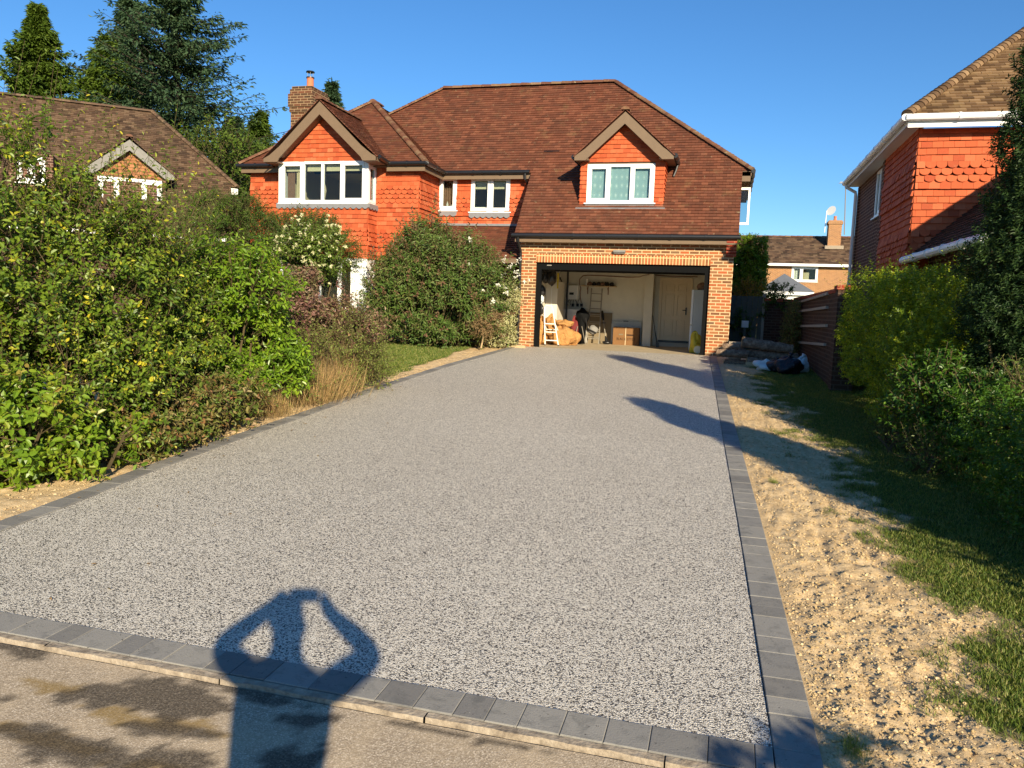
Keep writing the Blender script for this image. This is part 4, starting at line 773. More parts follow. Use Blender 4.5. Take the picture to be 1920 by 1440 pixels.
def shrub(name, label, cat, blobs, mat, n, leaf, per=10, L=.25, wr=.55, up=.5, hi=False, seed=1, stem=True, group=None, inner=.2, lump=.35, lumpf=2.2, spread=.8, droop=.1, flowers=None, trunk=True, zmin=None, smat='stem', jit=.45, parent=None, tall=None, clip=None, gaps=.44):
    r = RS(seed); bl = np.array(blobs, float); c0 = bl[:, :3].mean(0); base = Vector((c0[0], c0[1], gz(c0[1])))
    root = parent or thing(name, label, cat, base, group)
    A = (bl[:, 3]*bl[:, 4]+bl[:, 3]*bl[:, 5]+bl[:, 4]*bl[:, 5]); bi = r.choice(len(bl), n, p=A/A.sum()); d = rdir(r, n); C_, Rr = bl[bi, :3], bl[bi, 3:6]
    if clip == 'box': dd = d/np.max(np.abs(d), axis=1, keepdims=True); k_ = (dd*.8+d*.2); dirs = k_
    else: dirs = d
    rad = 1-lump*.5+lump*vnoise(d*lumpf+bi[:, None]*5.3+seed, seed)
    isin = r.uniform(size=n) < inner; uu = np.where(isin, r.uniform(.3, .6, n), 1-.42*r.uniform(size=n)**1.7)
    P = C_+Rr*dirs*(rad*uu)[:, None]
    ok = P[:, 2] > gzv(P[:, 1])+(zmin or .04)
    if gaps: ok &= vnoise(P/(leaf*3.4), seed+3)*.65+vnoise(P/(leaf*8), seed+4)*.35 > gaps
    for j in range(len(bl)):
        q = (P-bl[j, :3])/bl[j, 3:6]; ok &= ~((np.linalg.norm(q, axis=1) < .62) & (bi != j))
    P, d, bi = P[ok], d[ok], bi[ok]; n = len(P)
    sd_ = nrm(d*spread+np.array([0, 0, up])+r.normal(size=(n, 3))*jit*.6); Ls = L*r.uniform(.55, 1.3, n)
    if tall is not None: Ls = np.where((d[:, 2] > .5) & (r.uniform(size=n) < tall[0]), Ls*r.uniform(1.5, tall[1], n), Ls)
    sr = r.uniform(size=n); LP, LD, LN, LS, LR = [], [], [], [], []
    ref = rdir(r, n); U = nrm(np.cross(sd_, ref)); W_ = np.cross(sd_, U)
    bend = np.array([0, 0, -1.])*droop
    for j in range(per):
        t = (j+.5)/per; ang = j*2.399+sr*6; pv = U*np.cos(ang)[:, None]+W_*np.sin(ang)[:, None]
        p = P+sd_*(Ls*t)[:, None]+bend*((Ls*t)**2)[:, None]*2
        LP.append(p); LD.append(nrm(sd_*.55+pv*.9+r.normal(size=(n, 3))*.25+np.array([0, 0, -.12])))
        LN.append(nrm(d*.7+np.array([0, 0, .7])+r.normal(size=(n, 3))*.55)); LS.append(leaf*r.uniform(.6, 1.15, n)*(1.1-.35*t)); LR.append(np.clip(.55*sr+.45*r.uniform(size=n)+.12*(t-.5), 0, 1))
    LP, LD, LN = map(np.concatenate, (LP, LD, LN)); LS, LR = np.concatenate(LS), np.concatenate(LR)
    okg = LP[:, 2] > gzv(LP[:, 1])+.01; LP, LD, LN, LS, LR = LP[okg], LD[okg], LN[okg], LS[okg], LR[okg]
    V, F_, k = leafarr(LP, LD, LN, LS, wr, hi); make('crown', V, F_, mat, root, rnd=np.repeat(LR, k), uv=False)
    SV, SF = [], []; off = 0
    if stem:
        a, b = P-sd_*(L*.5), P+sd_*Ls[:, None]+bend*(Ls**2)[:, None]*2; V, F_ = tubes3(a, b, leaf*.045+.0012, leaf*.02+.0006); SV.append(V); SF.append(F_+off); off += len(V)
    if trunk:
        A_, B_ = [], []
        for j in range(len(bl)):
            for _ in range(6):
                b0 = np.array([bl[j, 0]*.7+c0[0]*.3+r.normal()*.08, bl[j, 1]*.7+c0[1]*.3+r.normal()*.08, gz(bl[j, 1])-.05]); tp = bl[j, :3]+bl[j, 3:6]*r.normal(size=3)*.4; md = (b0+tp)/2+r.normal(size=3)*.06
                A_ += [b0, md]; B_ += [md, tp]
        V, F_ = tubes3(np.array(A_), np.array(B_), .018, .012); SV.append(V); SF.append(F_+off)
    if SV: make('stem', np.concatenate(SV), np.concatenate(SF), M[smat], root, uv=False)
    if flowers:
        fm, fn, fs, fl = flowers; sel = r.choice(n, min(fn, n), replace=False); sel = sel[(d[sel, 1] < .3) | (d[sel, 2] > .3)]
        tp = P[sel]+sd_[sel]*Ls[sel][:, None]*1.0; m = 14; FP = np.repeat(tp, m, 0); dl = np.repeat(sd_[sel], m, 0)
        FP = FP+dl*(np.tile(np.linspace(0, 1, m), len(sel))*fl)[:, None]+r.normal(size=FP.shape)*fs*.25
        V, F_, k = leafarr(FP, rdir(r, len(FP)), rdir(r, len(FP)), np.full(len(FP), fs), .8, False); rf = np.repeat(r.uniform(size=len(FP)), k)
        if fn < 100:
            q_ = m*k
            for i_ in range(len(sel)): make('flower', V[i_*q_:(i_+1)*q_], F_[:m], fm, root, rnd=rf[:q_], uv=False)
        else: make('flowers', V, F_, fm, root, rnd=rf, uv=False)['kind'] = 'stuff'
    return root
def B(px, py, Y, rx, ry, rz): p = at(px, py, Y); return (p.x, p.y, p.z, rx, ry, rz)

M['l_mid'] = leaf_mat('mid green leaf', [(.018, .045, .008), (.048, .095, .012), (.085, .15, .014), (.15, .22, .02), (.22, .27, .03), (.62, .50, .03)])
M['l_bright'] = leaf_mat('bright laurel leaf', [(.05, .105, .010), (.10, .19, .014), (.17, .28, .018), (.29, .38, .035)], .35, .3)
M['l_low'] = leaf_mat('broad green leaf', [(.05, .105, .010), (.10, .18, .014), (.16, .26, .02), (.24, .30, .03), (.30, .18, .05)], .35, .3)
M['l_red'] = leaf_mat('autumn mixed leaf', [(.05, .10, .015), (.10, .17, .02), (.13, .19, .03), (.28, .20, .08), (.08, .14, .02), (.26, .10, .05), (.11, .17, .02), (.17, .06, .045)], .5, .25)
M['l_olive'] = leaf_mat('olive leaf', [(.08, .12, .02), (.16, .20, .04), (.28, .30, .09)], .5, .3)
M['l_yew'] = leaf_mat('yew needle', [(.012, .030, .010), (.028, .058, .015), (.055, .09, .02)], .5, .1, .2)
M['l_yewL'] = leaf_mat('sunlit yew needle', [(.03, .055, .010), (.055, .10, .014), (.10, .15, .022)], .5, .15, .2)  # lighter copy of the yew needle, sunlight put into its colour
M['l_vib'] = leaf_mat('viburnum leaf', [(.05, .09, .015), (.10, .16, .02), (.18, .23, .04)], .45, .25)
M['l_purple'] = leaf_mat('purple leaf', [(.07, .035, .028), (.14, .06, .05), (.24, .13, .10), (.15, .17, .05), (.40, .26, .20)], .5, .2)
M['l_bud'] = leaf_mat('buddleia leaf', [(.022, .055, .010), (.05, .105, .018), (.10, .17, .03), (.15, .19, .05), (.17, .11, .05)], .55, .2)
M['l_budr'] = leaf_mat('brown seed head', [(.10, .05, .03), (.17, .09, .05), (.10, .10, .03)], .7, .1)
M['l_var'] = leaf_mat('variegated leaf', [(.14, .20, .05), (.45, .46, .22), (.62, .60, .36), (.30, .35, .12)], .45, .25)
M['l_brown'] = leaf_mat('dry brown leaf', [(.20, .13, .06), (.30, .20, .10), (.24, .19, .08)], .7, .2)
M['l_privet'] = leaf_mat('golden privet leaf', [(.04, .085, .010), (.09, .16, .014), (.24, .32, .018), (.60, .60, .03)], .4, .35)
M['l_hedge'] = leaf_mat('hedge leaf', [(.025, .07, .010), (.055, .13, .014), (.12, .22, .02)], .4, .3)
M['l_gold'] = leaf_mat('golden shrub leaf', [(.20, .18, .02), (.45, .33, .03), (.32, .14, .03), (.16, .22, .02)], .5, .3)
M['l_fir'] = leaf_mat('fir needle', [(.020, .048, .024), (.045, .085, .038), (.09, .135, .06)], .6, .12, .2)
M['l_thuja'] = leaf_mat('thuja spray', [(.035, .065, .010), (.075, .125, .014), (.13, .18, .026)], .6, .15, .2)
M['white_fl'] = leaf_mat('white flower', [(.8, .8, .76), (.7, .7, .6)], .6, .2)
M['cream_fl'] = leaf_mat('cream flower', [(.75, .72, .50), (.55, .55, .30)], .6, .2)

shrub('large_shrub', 'tall loose green shrub with yellow leaves and upright shoots filling the left edge', 'shrub',
      [B(20, 500, 5.5, 1.0, .9, 1.05), B(190, 570, 6.0, .75, .75, .95), B(300, 590, 6.9, .6, .6, .8), B(40, 730, 5.2, .75, .6, .65), B(190, 740, 5.7, .55, .5, .6), B(-260, 480, 5.6, 1.1, 1.0, 1.4)],
      M['l_mid'], 11500, .062, 11, .24, .6, .6, True, 3, lump=.8, lumpf=3.4, tall=(.12, 3.2), jit=.8, inner=.08, gaps=.49)
BS = [o for o in COL.objects if o.name == 'large_shrub'][0]
shrub('large_shrub', '', '', [B(100, 400, 5.8, .8, .6, .5), B(270, 440, 6.6, .6, .5, .45), B(-30, 330, 5.4, .6, .5, .4)], M['l_mid'], 150, .055, 16, .85, .42, 1.3, True, 4, lump=.5, jit=.5, parent=BS, gaps=0, trunk=False, inner=0, droop=.05)
shrub('laurel_shrub', 'rounded bright green laurel shrub right of the tall loose shrub', 'shrub', [B(425, 590, 8.0, .74, .7, .84), B(360, 680, 7.5, .55, .5, .55), B(485, 660, 8.2, .52, .5, .65)],
      M['l_bright'], 3600, .085, 9, .2, .46, .5, True, 5, lump=.6, lumpf=3, tall=(.15, 2.0), gaps=.40)
shrub('low_shrub', 'low broad-leaved bright green shrub at the bottom left beside the edging blocks', 'shrub', [B(40, 810, 4.75, .55, .32, .42), B(170, 830, 5.15, .4, .28, .30), B(-160, 800, 4.5, .5, .4, .5)],
      M['l_low'], 1500, .08, 8, .18, .58, .4, True, 7, lump=.4)
shrub('bramble', 'straggly low bush with red and brown leaves beside the edging blocks', 'shrub', [B(250, 800, 5.75, .35, .28, .32), B(340, 770, 6.4, .35, .28, .32), B(430, 750, 7.1, .35, .28, .28)],
      M['l_red'], 1400, .065, 8, .22, .5, .3, True, 9, lump=.6, jit=.8)
shrub('willow_shrub', 'thin olive-leaved shrub between the tall loose shrub and the dark yew', 'shrub', [B(350, 450, 9.5, .5, .5, .45), B(290, 430, 9.0, .55, .5, .6)], M['l_olive'], 220, .06, 9, .4, .3, .9, False, 11, lump=.8, tall=(.4, 2.0))
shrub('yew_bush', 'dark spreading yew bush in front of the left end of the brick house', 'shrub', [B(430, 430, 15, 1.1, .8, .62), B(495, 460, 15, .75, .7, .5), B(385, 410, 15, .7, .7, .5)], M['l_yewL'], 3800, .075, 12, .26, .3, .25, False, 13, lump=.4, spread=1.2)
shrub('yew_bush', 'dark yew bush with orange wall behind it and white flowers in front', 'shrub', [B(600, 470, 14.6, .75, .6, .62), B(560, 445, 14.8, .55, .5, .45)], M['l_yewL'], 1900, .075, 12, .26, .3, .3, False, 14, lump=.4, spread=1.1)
shrub('viburnum', 'shrub covered in small cream flowers under the bay window', 'shrub', [B(585, 475, 13, .55, .5, .48)], M['l_vib'], 650, .085, 9, .2, .45, .5, False, 15, flowers=(M['cream_fl'], 150, .035, .015))
shrub('purple_shrub', 'purple-brown leaved shrub below the ground floor window', 'shrub', [B(580, 570, 10.6, .52, .45, .40), B(655, 618, 10.6, .46, .4, .28), B(560, 610, 10.0, .4, .4, .35)], M['l_purple'], 1600, .075, 9, .22, .5, .5, False, 17, lump=.5)
shrub('weedy_shrub', 'olive green weedy shrub between laurel and dry grass', 'shrub', [B(590, 680, 9.3, .38, .35, .42), B(660, 655, 10.2, .48, .38, .55), B(690, 680, 10.6, .3, .3, .35), B(560, 720, 8.8, .3, .25, .35)], M['l_olive'], 1400, .05, 9, .28, .4, .6, False, 19, lump=.6, jit=.8)
shrub('buddleia', 'big rounded buddleia with brown seed heads left of the garage', 'shrub', [B(815, 540, 17.8, 1.25, .9, 1.2), B(745, 565, 17.6, .8, .7, .95), B(885, 550, 17.9, .8, .7, 1.0), B(820, 590, 17.5, 1.15, .6, .6), B(800, 480, 18.0, .65, .6, .65)],
      M['l_bud'], 6000, .14, 10, .36, .27, .6, False, 21, lump=.75, lumpf=3.4, tall=(.3, 2.0), flowers=(M['l_budr'], 260, .06, .22), gaps=.36)
shrub('white_buddleia', 'white-flowered buddleia leaning against the garage corner', 'shrub', [B(925, 520, 18.1, .42, .4, .62), B(900, 490, 18.0, .35, .35, .4)], M['l_bud'], 420, .12, 9, .36, .26, .6, False, 23, flowers=(M['white_fl'], 34, .05, .16), tall=(.3, 1.5))
shrub('variegated_shrub', 'cream and green variegated shrub against the garage wall by the downpipe', 'shrub', [B(938, 590, 18.25, .38, .35, .6), B(950, 560, 18.3, .28, .3, .5), B(935, 625, 18.2, .4, .35, .3)], M['l_var'], 1900, .055, 9, .14, .5, .3, False, 25, lump=.3)
t = shrub('standard_tree', 'small dead-looking brown lollipop tree beside the soil strip near the garage', 'tree', [B(909, 604, 17.3, .38, .36, .36)], M['l_brown'], 500, .045, 9, .13, .4, .3, False, 27, trunk=False)
mb = MB(); q = at(902, 652, 17.4); q1 = at(907, 615, 17.3); mb.tube([q, q.lerp(q1, .5)+Vector((.02, 0, 0)), q1], [.022, .018, .016], 7); mb.build('trunk', M['logend'], t)
# right side
shrub('tall_hedge', 'tall clipped golden privet hedge with loose shoots on top, right of the garden wall', 'hedge', [(2.42, 10.35, 1.35, .58, 1.0, .90), (2.36, 12.2, 1.55, .58, 1.25, .78)],
      M['l_privet'], 9500, .046, 11, .12, .58, .4, False, 31, lump=.10, clip='box', tall=(.10, 5.0), stem=False)
shrub('laurel_shrub', 'glossy green laurel in front of the tall golden hedge', 'shrub', [(2.20, 8.75, .80, .42, .42, .50), (2.5, 8.3, .75, .35, .4, .45)], M['l_hedge'], 1100, .085, 10, .2, .42, .5, False, 33, lump=.45)
shrub('low_hedge', 'low dense hedge at the right edge in front of the dark yew column', 'hedge', [(2.42, 6.0, .58, .42, .9, .52), (2.55, 4.7, .55, .42, .8, .5), (2.48, 7.4, .62, .45, .9, .48), (2.95, 6.6, .6, .5, 1.6, .5)], M['l_hedge'], 7000, .045, 10, .11, .52, .4, False, 35, lump=.22, clip='box', stem=False)
def column(x, y, h, r0, seed, label):
    bl = []; n = 7
    for i in range(n):
        t = i/(n-1); rr_ = r0*(1-.5*t**2.2); bl.append((x+.06*sin(i*2.1+seed), y+.05*cos(i*1.7), gz(y)+.25+t*(h-.55), rr_, rr_, h/n*.85))
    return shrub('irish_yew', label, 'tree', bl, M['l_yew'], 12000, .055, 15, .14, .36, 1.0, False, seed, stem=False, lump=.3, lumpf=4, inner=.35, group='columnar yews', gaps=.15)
column(3.02, 8.9, 4.05, .68, 37, 'tall dark columnar yew at the right edge in front of the neighbour house')
column(2.95, 4.5, 3.15, .5, 38, 'columnar yew out of frame to the right, nearest the camera')
shrub('tangled_shrub', 'straggly pink-flowered shrub at the foot of the dark yew column', 'shrub', [(2.55, 8.1, .72, .35, .4, .42), (2.8, 7.9, .85, .3, .3, .45)], M['l_olive'], 420, .05, 8, .3, .35, .6, False, 39, lump=.6, jit=.9)
shrub('hedge_plant', 'low grey-green plant growing out under the golden hedge', 'shrub', [(1.88, 9.0, .45, .25, .45, .17), (1.98, 8.0, .40, .25, .5, .15)], M['l_vib'], 420, .045, 9, .25, .35, .7, False, 40, lump=.6)
shrub('street_hedge', 'clipped hedge beside the road, behind the camera', 'hedge', [(2.42, -.75, .82, .42, .58, .78), (2.6, -1.9, .82, .5, .8, .78)], M['l_hedge'], 5500, .075, 8, .04, .8, .2, False, 41, lump=.06, clip='box', stem=False, gaps=0, inner=.4)
shrub('laurel_column', 'tall clipped laurel beyond the right corner of the garage', 'hedge', [(.62, 26, 3.25, .50, .5, .85), (.6, 26, 2.2, .5, .5, .8)], M['l_bright'], 2600, .10, 9, .16, .5, .5, False, 43, lump=.15, clip='box', gaps=.3)
shrub('golden_shrub', 'golden-orange shrub below the clipped laurel beside the garage corner', 'shrub', [(.62, 24.6, 2.05, .5, .4, .62), (.35, 24.4, 1.5, .4, .4, .7)], M['l_gold'], 800, .08, 9, .25, .4, .5, False, 45, lump=.5, gaps=.3)
shrub('dark_shrub', 'dark green shrub in the shade between garage and wooden gate', 'shrub', [(.45, 22.5, 1.2, .35, .5, .7), (.6, 23.5, 1.4, .3, .4, .6)], M['l_hedge'], 500, .08, 9, .2, .45, .4, False, 46)
shrub('climber', 'green leafy climber over the top of the passage wall', 'climber', [B(1462, 558, 22.5, .42, .3, .32), B(1450, 580, 22.4, .3, .25, .3)], M['l_hedge'], 420, .09, 8, .2, .45, .3, False, 47, trunk=True)
shrub('climber', 'reddish-brown climber on the garden wall left of the wooden rails', 'climber', [(1.62, 20.3, 1.35, .16, 1.0, .75)], M['l_red'], 700, .06, 8, .16, .45, .2, False, 48)
shrub('ground_plant', 'small variegated plant at the foot of the downpipe', 'plant', [(-5.25, 18.4, .78, .3, .25, .12)], M['l_var'], 160, .05, 7, .12, .45, .5, False, 49, trunk=False)

# conifers
def conifer(name, label, px, topy, basey_w, D, mat, dens=1.0, droop=.18, upc=.25, seed=1, leaf=.22, prof=1.0, zlo=0.0, group=None, gap=.0, wr=.35, nw=None, asym=0):
    r = RS(seed); tp = atd(px, topy, D); x0, y0 = tp.x, tp.y; z0 = .7; Ht = tp.z-z0; Wd = basey_w/F_PX*D/2
    root = thing(name, label, 'tree', (x0, y0, z0), group)
    nb = int(260*dens); t = r.uniform(zlo, 1, nb)**.9; az = r.uniform(0, 2*pi, nb); ln = Wd*np.clip((1-t)**prof, .03, 1)*r.uniform(.55, 1.12, nb)
    lumpn = vnoise(np.stack([az*1.3, t*7, az*0], 1), seed); ln *= .45+1.0*lumpn
    ln *= 1+asym*np.cos(az-radians(-25))
    k = 13; s = np.linspace(.12, 1, k); 
    hd = np.stack([np.cos(az), np.sin(az), az*0], 1)
    P = np.array([x0, y0, z0])+hd[:, None, :]*(ln[:, None]*s)[:, :, None]; P[:, :, 2] += (t*Ht)[:, None]-droop*ln[:, None]*s+upc*ln[:, None]*s**2.2
    m = 9; nn = nb*k*m; PP = np.repeat(P.reshape(-1, 3), m, 0); HD = np.repeat(np.repeat(hd, k, 0), m, 0); ss = np.repeat(np.tile(s, nb), m); LL = np.repeat(np.repeat(ln, k), m)
    side = np.stack([-HD[:, 1], HD[:, 0], HD[:, 2]*0], 1)*r.choice([-1, 1], nn)[:, None]
    sp = r.uniform(0, 1, nn)*(.20*LL*(1.05-ss)+.10)
    PP = PP+side*sp[:, None]+r.normal(size=(nn, 3))*np.array([.12, .12, .14])*(.3+leaf)
    PP[:, 2] -= sp*.25
    Dd = nrm(HD*.8+side*.6+np.array([0, 0, -.25+.3*upc])+r.normal(size=(nn, 3))*.4); Nn_ = nrm(np.array([0, 0, 1.])+r.normal(size=(nn, 3))*.6)
    V, F_, kk = leafarr(PP, Dd, Nn_, leaf*r.uniform(.6, 1.3, nn), wr, False, fold=.1, curl=.15)
    br = r.uniform(size=nb); rn = np.clip(.5*np.repeat(np.repeat(br, k), m)+.5*r.uniform(size=nn), 0, 1)
    make('crown', V, F_, mat, root, rnd=np.repeat(rn, kk), uv=False)
    A_ = np.stack([np.full(nb, x0), np.full(nb, y0), z0+t*Ht], 1); V1, F1 = tubes3(A_, P[:, k//2], .05, .03); V2, F2 = tubes3(P[:, k//2], P[:, -1], .03, .01)
    make('branch', np.concatenate([V1, V2]), np.concatenate([F1, F2+len(V1)]), M['bark'], root, uv=False)
    mb = MB(); mb.tube([(x0, y0, z0-.2), (x0, y0, z0+Ht*.5), (x0, y0, z0+Ht*.99)], [.32, .2, .03], 9); mb.build('trunk', M['bark'], root); return root
conifer('thuja_tree', 'pointed light green conifer, leftmost of the trees behind the left house', 70, 10, 430, 43, M['l_thuja'], 3.2, .05, .2, 61, .30, 1.0, group='conifers behind the houses')
conifer('thuja_tree', 'bushy olive conifer between the pointed conifer and the tall fir', 200, 75, 300, 42, M['l_thuja'], 2.6, .05, .25, 62, .30, .7, group='conifers behind the houses')
conifer('fir_tree', 'tall fir with open tiers and a bare top, left of the largest fir', 240, -40, 360, 44, M['l_fir'], 1.3, .10, .22, 63, .26, .8, group='conifers behind the houses')
conifer('fir_tree', 'largest blue-green fir with long upswept branches reaching to the right', 330, -60, 540, 40, M['l_fir'], 1.9, .16, .26, 64, .26, .62, group='conifers behind the houses', asym=.18)
conifer('spruce_tree', 'small pointed conifer immediately left of the brick house roof', 488, 213, 230, 42, M['l_thuja'], 1.4, .08, .2, 65, .26, .75, group='conifers behind the houses')
conifer('spruce_tree', 'dark conifer between the largest fir and the small pointed one', 440, 222, 190, 44, M['l_fir'], 1.8, .08, .2, 66, .26, .6, group='conifers behind the houses')
conifer('fir_tree', 'conifer tip showing above the roof right of the chimney', 622, 158, 250, 40, M['l_fir'], 1.0, .12, .25, 67, .24, .8, group='conifers behind the houses')
shrub('broadleaf_tree', 'dense dark green tree between the left house roof and the brick house', 'tree', [(*atd(425, 330, 36), 2.6, 1.6, 2.6), (*atd(465, 350, 37), 2.0, 1.6, 2.2), (*atd(360, 350, 36), 2.2, 1.6, 2.4)], M['l_thuja'], 2600, .2, 9, .6, .5, .4, False, 68, lump=.5)

# grasses
def blades(name, label, pts, h, w_, mat, seed, kind='stuff', lean=.5):
    r = RS(seed); n = len(pts); D = nrm(np.stack([r.normal(size=n)*lean, r.normal(size=n)*lean, np.ones(n)], 1)); S = h*r.uniform(.5, 1.3, n)
    V, F_, k = leafarr(pts, D, rdir(r, n), S, w_/h, False, .1, .25)
    o = make(name, V, F_, mat, None, (0, 0, 0), rnd=np.repeat(r.uniform(size=n), k), uv=False); tag(o, label, 'grass', kind=kind); return o
r = RS(5); N = 620000; yq = 2.0+17.2*r.uniform(size=N)**1.9; xq = r.uniform(.4, 3.4, N); g = grassR(xq, yq); dens_ = np.clip(1.1*(3.2/np.maximum(yq, 3.2))**.5, 0, 1)
ok = (r.uniform(size=N) < g*(.45+.55*fbm2(xq, yq, 4, 3, 77)*1.6)) & (xq > xr(yq)+.2) & ((xq < 2.7)); xq, yq = xq[ok], yq[ok]
blades('grass', 'rough lawn grass on the right of the driveway', np.stack([xq, yq, hR(xq, yq)-.004], 1), .030, .0042, M['grass'], 6)
N = 60000; yq = r.uniform(10.2, 18.2, N); xq = r.uniform(-9.5, -4.9, N); ok = r.uniform(size=N) < grassL(xq, yq)*.9; xq, yq = xq[ok], yq[ok]
blades('grass', 'small lawn left of the driveway in front of the buddleia', np.stack([xq, yq, gzv(yq)-.004], 1), .05, .014, M['grass'], 7)
def clump(name, label, cx_, cy_, rx, ry, n, h, seed, mat='dry'):
    r = RS(seed); a = r.normal(size=(n, 2))*[rx*.5, ry*.5]; P = np.stack([cx_+a[:, 0], cy_+a[:, 1], gzv(cy_+a[:, 1])], 1)
    D = nrm(np.stack([a[:, 0]*1.2+r.normal(size=n)*.3, a[:, 1]*1.2+r.normal(size=n)*.3, np.ones(n)*1.6], 1)); V, F_, k = leafarr(P, D, rdir(r, n), h*r.uniform(.35, 1.1, n), .012, False, 0, .16)
    o = make(name, V, F_, M[mat], None, None, rnd=np.repeat(r.uniform(size=n), k), uv=False); tag(o, label, 'plant'); return o
clump('dry_grass', 'tall straw-coloured dry grass clump beside the soil strip, nearest the laurel', -5.15, 9.1, .34, .55, 1800, .58, 81)
clump('dry_grass', 'tall straw-coloured dry grass clump at the corner of the small lawn', -5.5, 10.2, .34, .5, 1600, .72, 82)
clump('dry_grass', 'low dry grass tuft at the foot of the laurel', -5.08, 8.0, .22, .3, 700, .35, 83)
clump('weed_tuft', 'green weed tuft in the dry soil beside the driveway edging, nearer the camera', .56, 2.92, .06, .08, 420, .07, 84, 'grass')
clump('weed_tuft', 'round green weed tuft in the dry soil halfway along the driveway edging', .50, 7.0, .06, .08, 200, .05, 85, 'grass')

r = RS(12); N = 90; yq = 3+10*r.uniform(size=N)**1.5; xq = xl(yq)-.15+r.uniform(size=N)**3*1.6; P_ = np.stack([xq, yq, gzv(yq)+.016], 1)
V, F_, k = leafarr(P_, nrm(np.stack([r.normal(size=N), r.normal(size=N), r.normal(size=N)*.1], 1)), nrm(np.array([0, 0, 1.])+r.normal(size=(N, 3))*.25), r.uniform(.015, .035, N), .55, True)
o = make('fallen_leaves', V, F_, M['l_brown'], None, (0, 0, 0), rnd=np.repeat(r.uniform(size=N), k), uv=False); tag(o, 'small dry fallen leaves along the left driveway edge', 'leaves', kind='stuff')
# clods on the bare soil
ico = [(0, 0, 1), (.89, 0, .45), (.28, .85, .45), (-.72, .53, .45), (-.72, -.53, .45), (.28, -.85, .45), (.72, .53, -.45), (-.28, .85, -.45), (-.89, 0, -.45), (-.28, -.85, -.45), (.72, -.53, -.45), (0, 0, -1)]
icf = [(0, 1, 2), (0, 2, 3), (0, 3, 4), (0, 4, 5), (0, 5, 1), (1, 6, 2), (2, 7, 3), (3, 8, 4), (4, 9, 5), (5, 10, 1), (6, 7, 2), (7, 8, 3), (8, 9, 4), (9, 10, 5), (10, 6, 1), (11, 7, 6), (11, 8, 7), (11, 9, 8), (11, 10, 9), (11, 6, 10)]
def clods(name, label, P, S, seed):
    r = RS(seed); n = len(P); T = np.array(ico)[None]*r.uniform(.55, 1.3, (n, 12, 1))*np.array([1, 1, .7]); T = T*S[:, None, None]; V = (P[:, None]+T).reshape(-1, 3)
    F_ = (np.array(icf)[None]+np.arange(n)[:, None, None]*12).reshape(-1, 3); o = make(name, V, F_, M['clod'], None, (0, 0, 0), rnd=np.repeat(r.uniform(size=n), 12), uv=False); tag(o, label, 'soil', kind='stuff')
r = RS(9); N = 120000; yq = 1.9+14*r.uniform(size=N)**2.0; xq = r.uniform(.1, 2.0, N); ok = (xq > xr(yq)+.19) & (r.uniform(size=N) < (1-grassR(xq, yq))*fbm2(xq, yq, 3, 3, 91)*1.3); xq, yq = xq[ok], yq[ok]
clods('soil_clods', 'dry crumbly soil clods right of the driveway', np.stack([xq, yq, hR(xq, yq)+.001], 1), .0028+.0075*r.uniform(size=len(xq))**4, 10)
N = 6000; yq = r.uniform(3, 17, N); xq = xl(yq)-.18-r.uniform(0, .5, N)
clods('soil_clods', 'dry crumbly soil clods along the left edging', np.stack([xq, yq, gzv(yq)-.002], 1), .003+.010*r.uniform(size=N)**3, 11)

# ------------------------------------------------------------------ side passage: wall, rails, gate, logs, bags
W = thing('garden_wall', 'shaded brick garden wall with four wooden rails, between the log pile and the golden hedge', 'wall', (1.9, 17.5, .6))
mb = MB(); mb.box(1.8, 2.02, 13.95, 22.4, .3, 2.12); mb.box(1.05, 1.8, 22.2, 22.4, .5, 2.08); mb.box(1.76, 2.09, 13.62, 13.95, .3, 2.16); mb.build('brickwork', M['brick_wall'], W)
mb = MB(); mb.box(1.78, 2.04, 13.97, 22.42, 2.12, 2.19); mb.box(1.74, 2.11, 13.60, 13.97, 2.16, 2.23); mb.box(1.03, 1.78, 22.18, 22.42, 2.08, 2.15); mb.build('coping', M['brick_red'], W)
M['oldwood'] = flat('weathered pale timber', (.34, .30, .24), .85, .25, 14)
for z0, z1, y0, y1 in ((2.04, 2.13, 15.05, 21.3), (1.82, 1.88, 15.0, 20.6), (1.46, 1.55, 14.9, 20.2), (1.06, 1.21, 14.9, 20.3)):
    mb = MB(); mb.obox((1.8, y0, z1), Vector((0, y1-y0, z0-z1)).normalized(), -X_, 0, (y1-y0), .002, .045, -.025, .025); mb.build('rail', M['oldwood'], W)
G8 = thing('wooden_gate', 'grey-green wooden gate closing the side passage', 'gate', (.8, 22.3, .68))
M['gatew'] = flat('grey green boards', (.10, .11, .09), .85, .3, 8); mb = MB(); rr = random.Random(3)
for i in range(6): mb.cr = rr.random(); mb.box(.14+i*.145, .14+i*.145+.138, 22.30, 22.32, .72, 2.2+.01*rr.random())
mb.build('boards', M['gatew'], G8); mb = MB(); mb.box(.98, 1.05, 22.26, 22.36, .6, 2.28); mb.build('post', M['oldwood'], G8)
q = at(1397, 607, 21.5); mb = MB(); mb.box(q.x-.09, q.x+.09, 21.5, 21.55, q.z-.10, q.z+.08); mb.box(q.x-.07, q.x+.07, 21.485, 21.5, q.z-.06, q.z+.05); o = mb.build('notice_board', M['white'], None, bevel=.004)
tag(o, 'small white box on a dark post in front of the wooden gate', 'box'); mb = MB(); mb.box(q.x-.03, q.x+.03, 21.52, 21.56, .6, q.z-.10); mb.build('post', M['gatew'], o, origin=ORG[o])
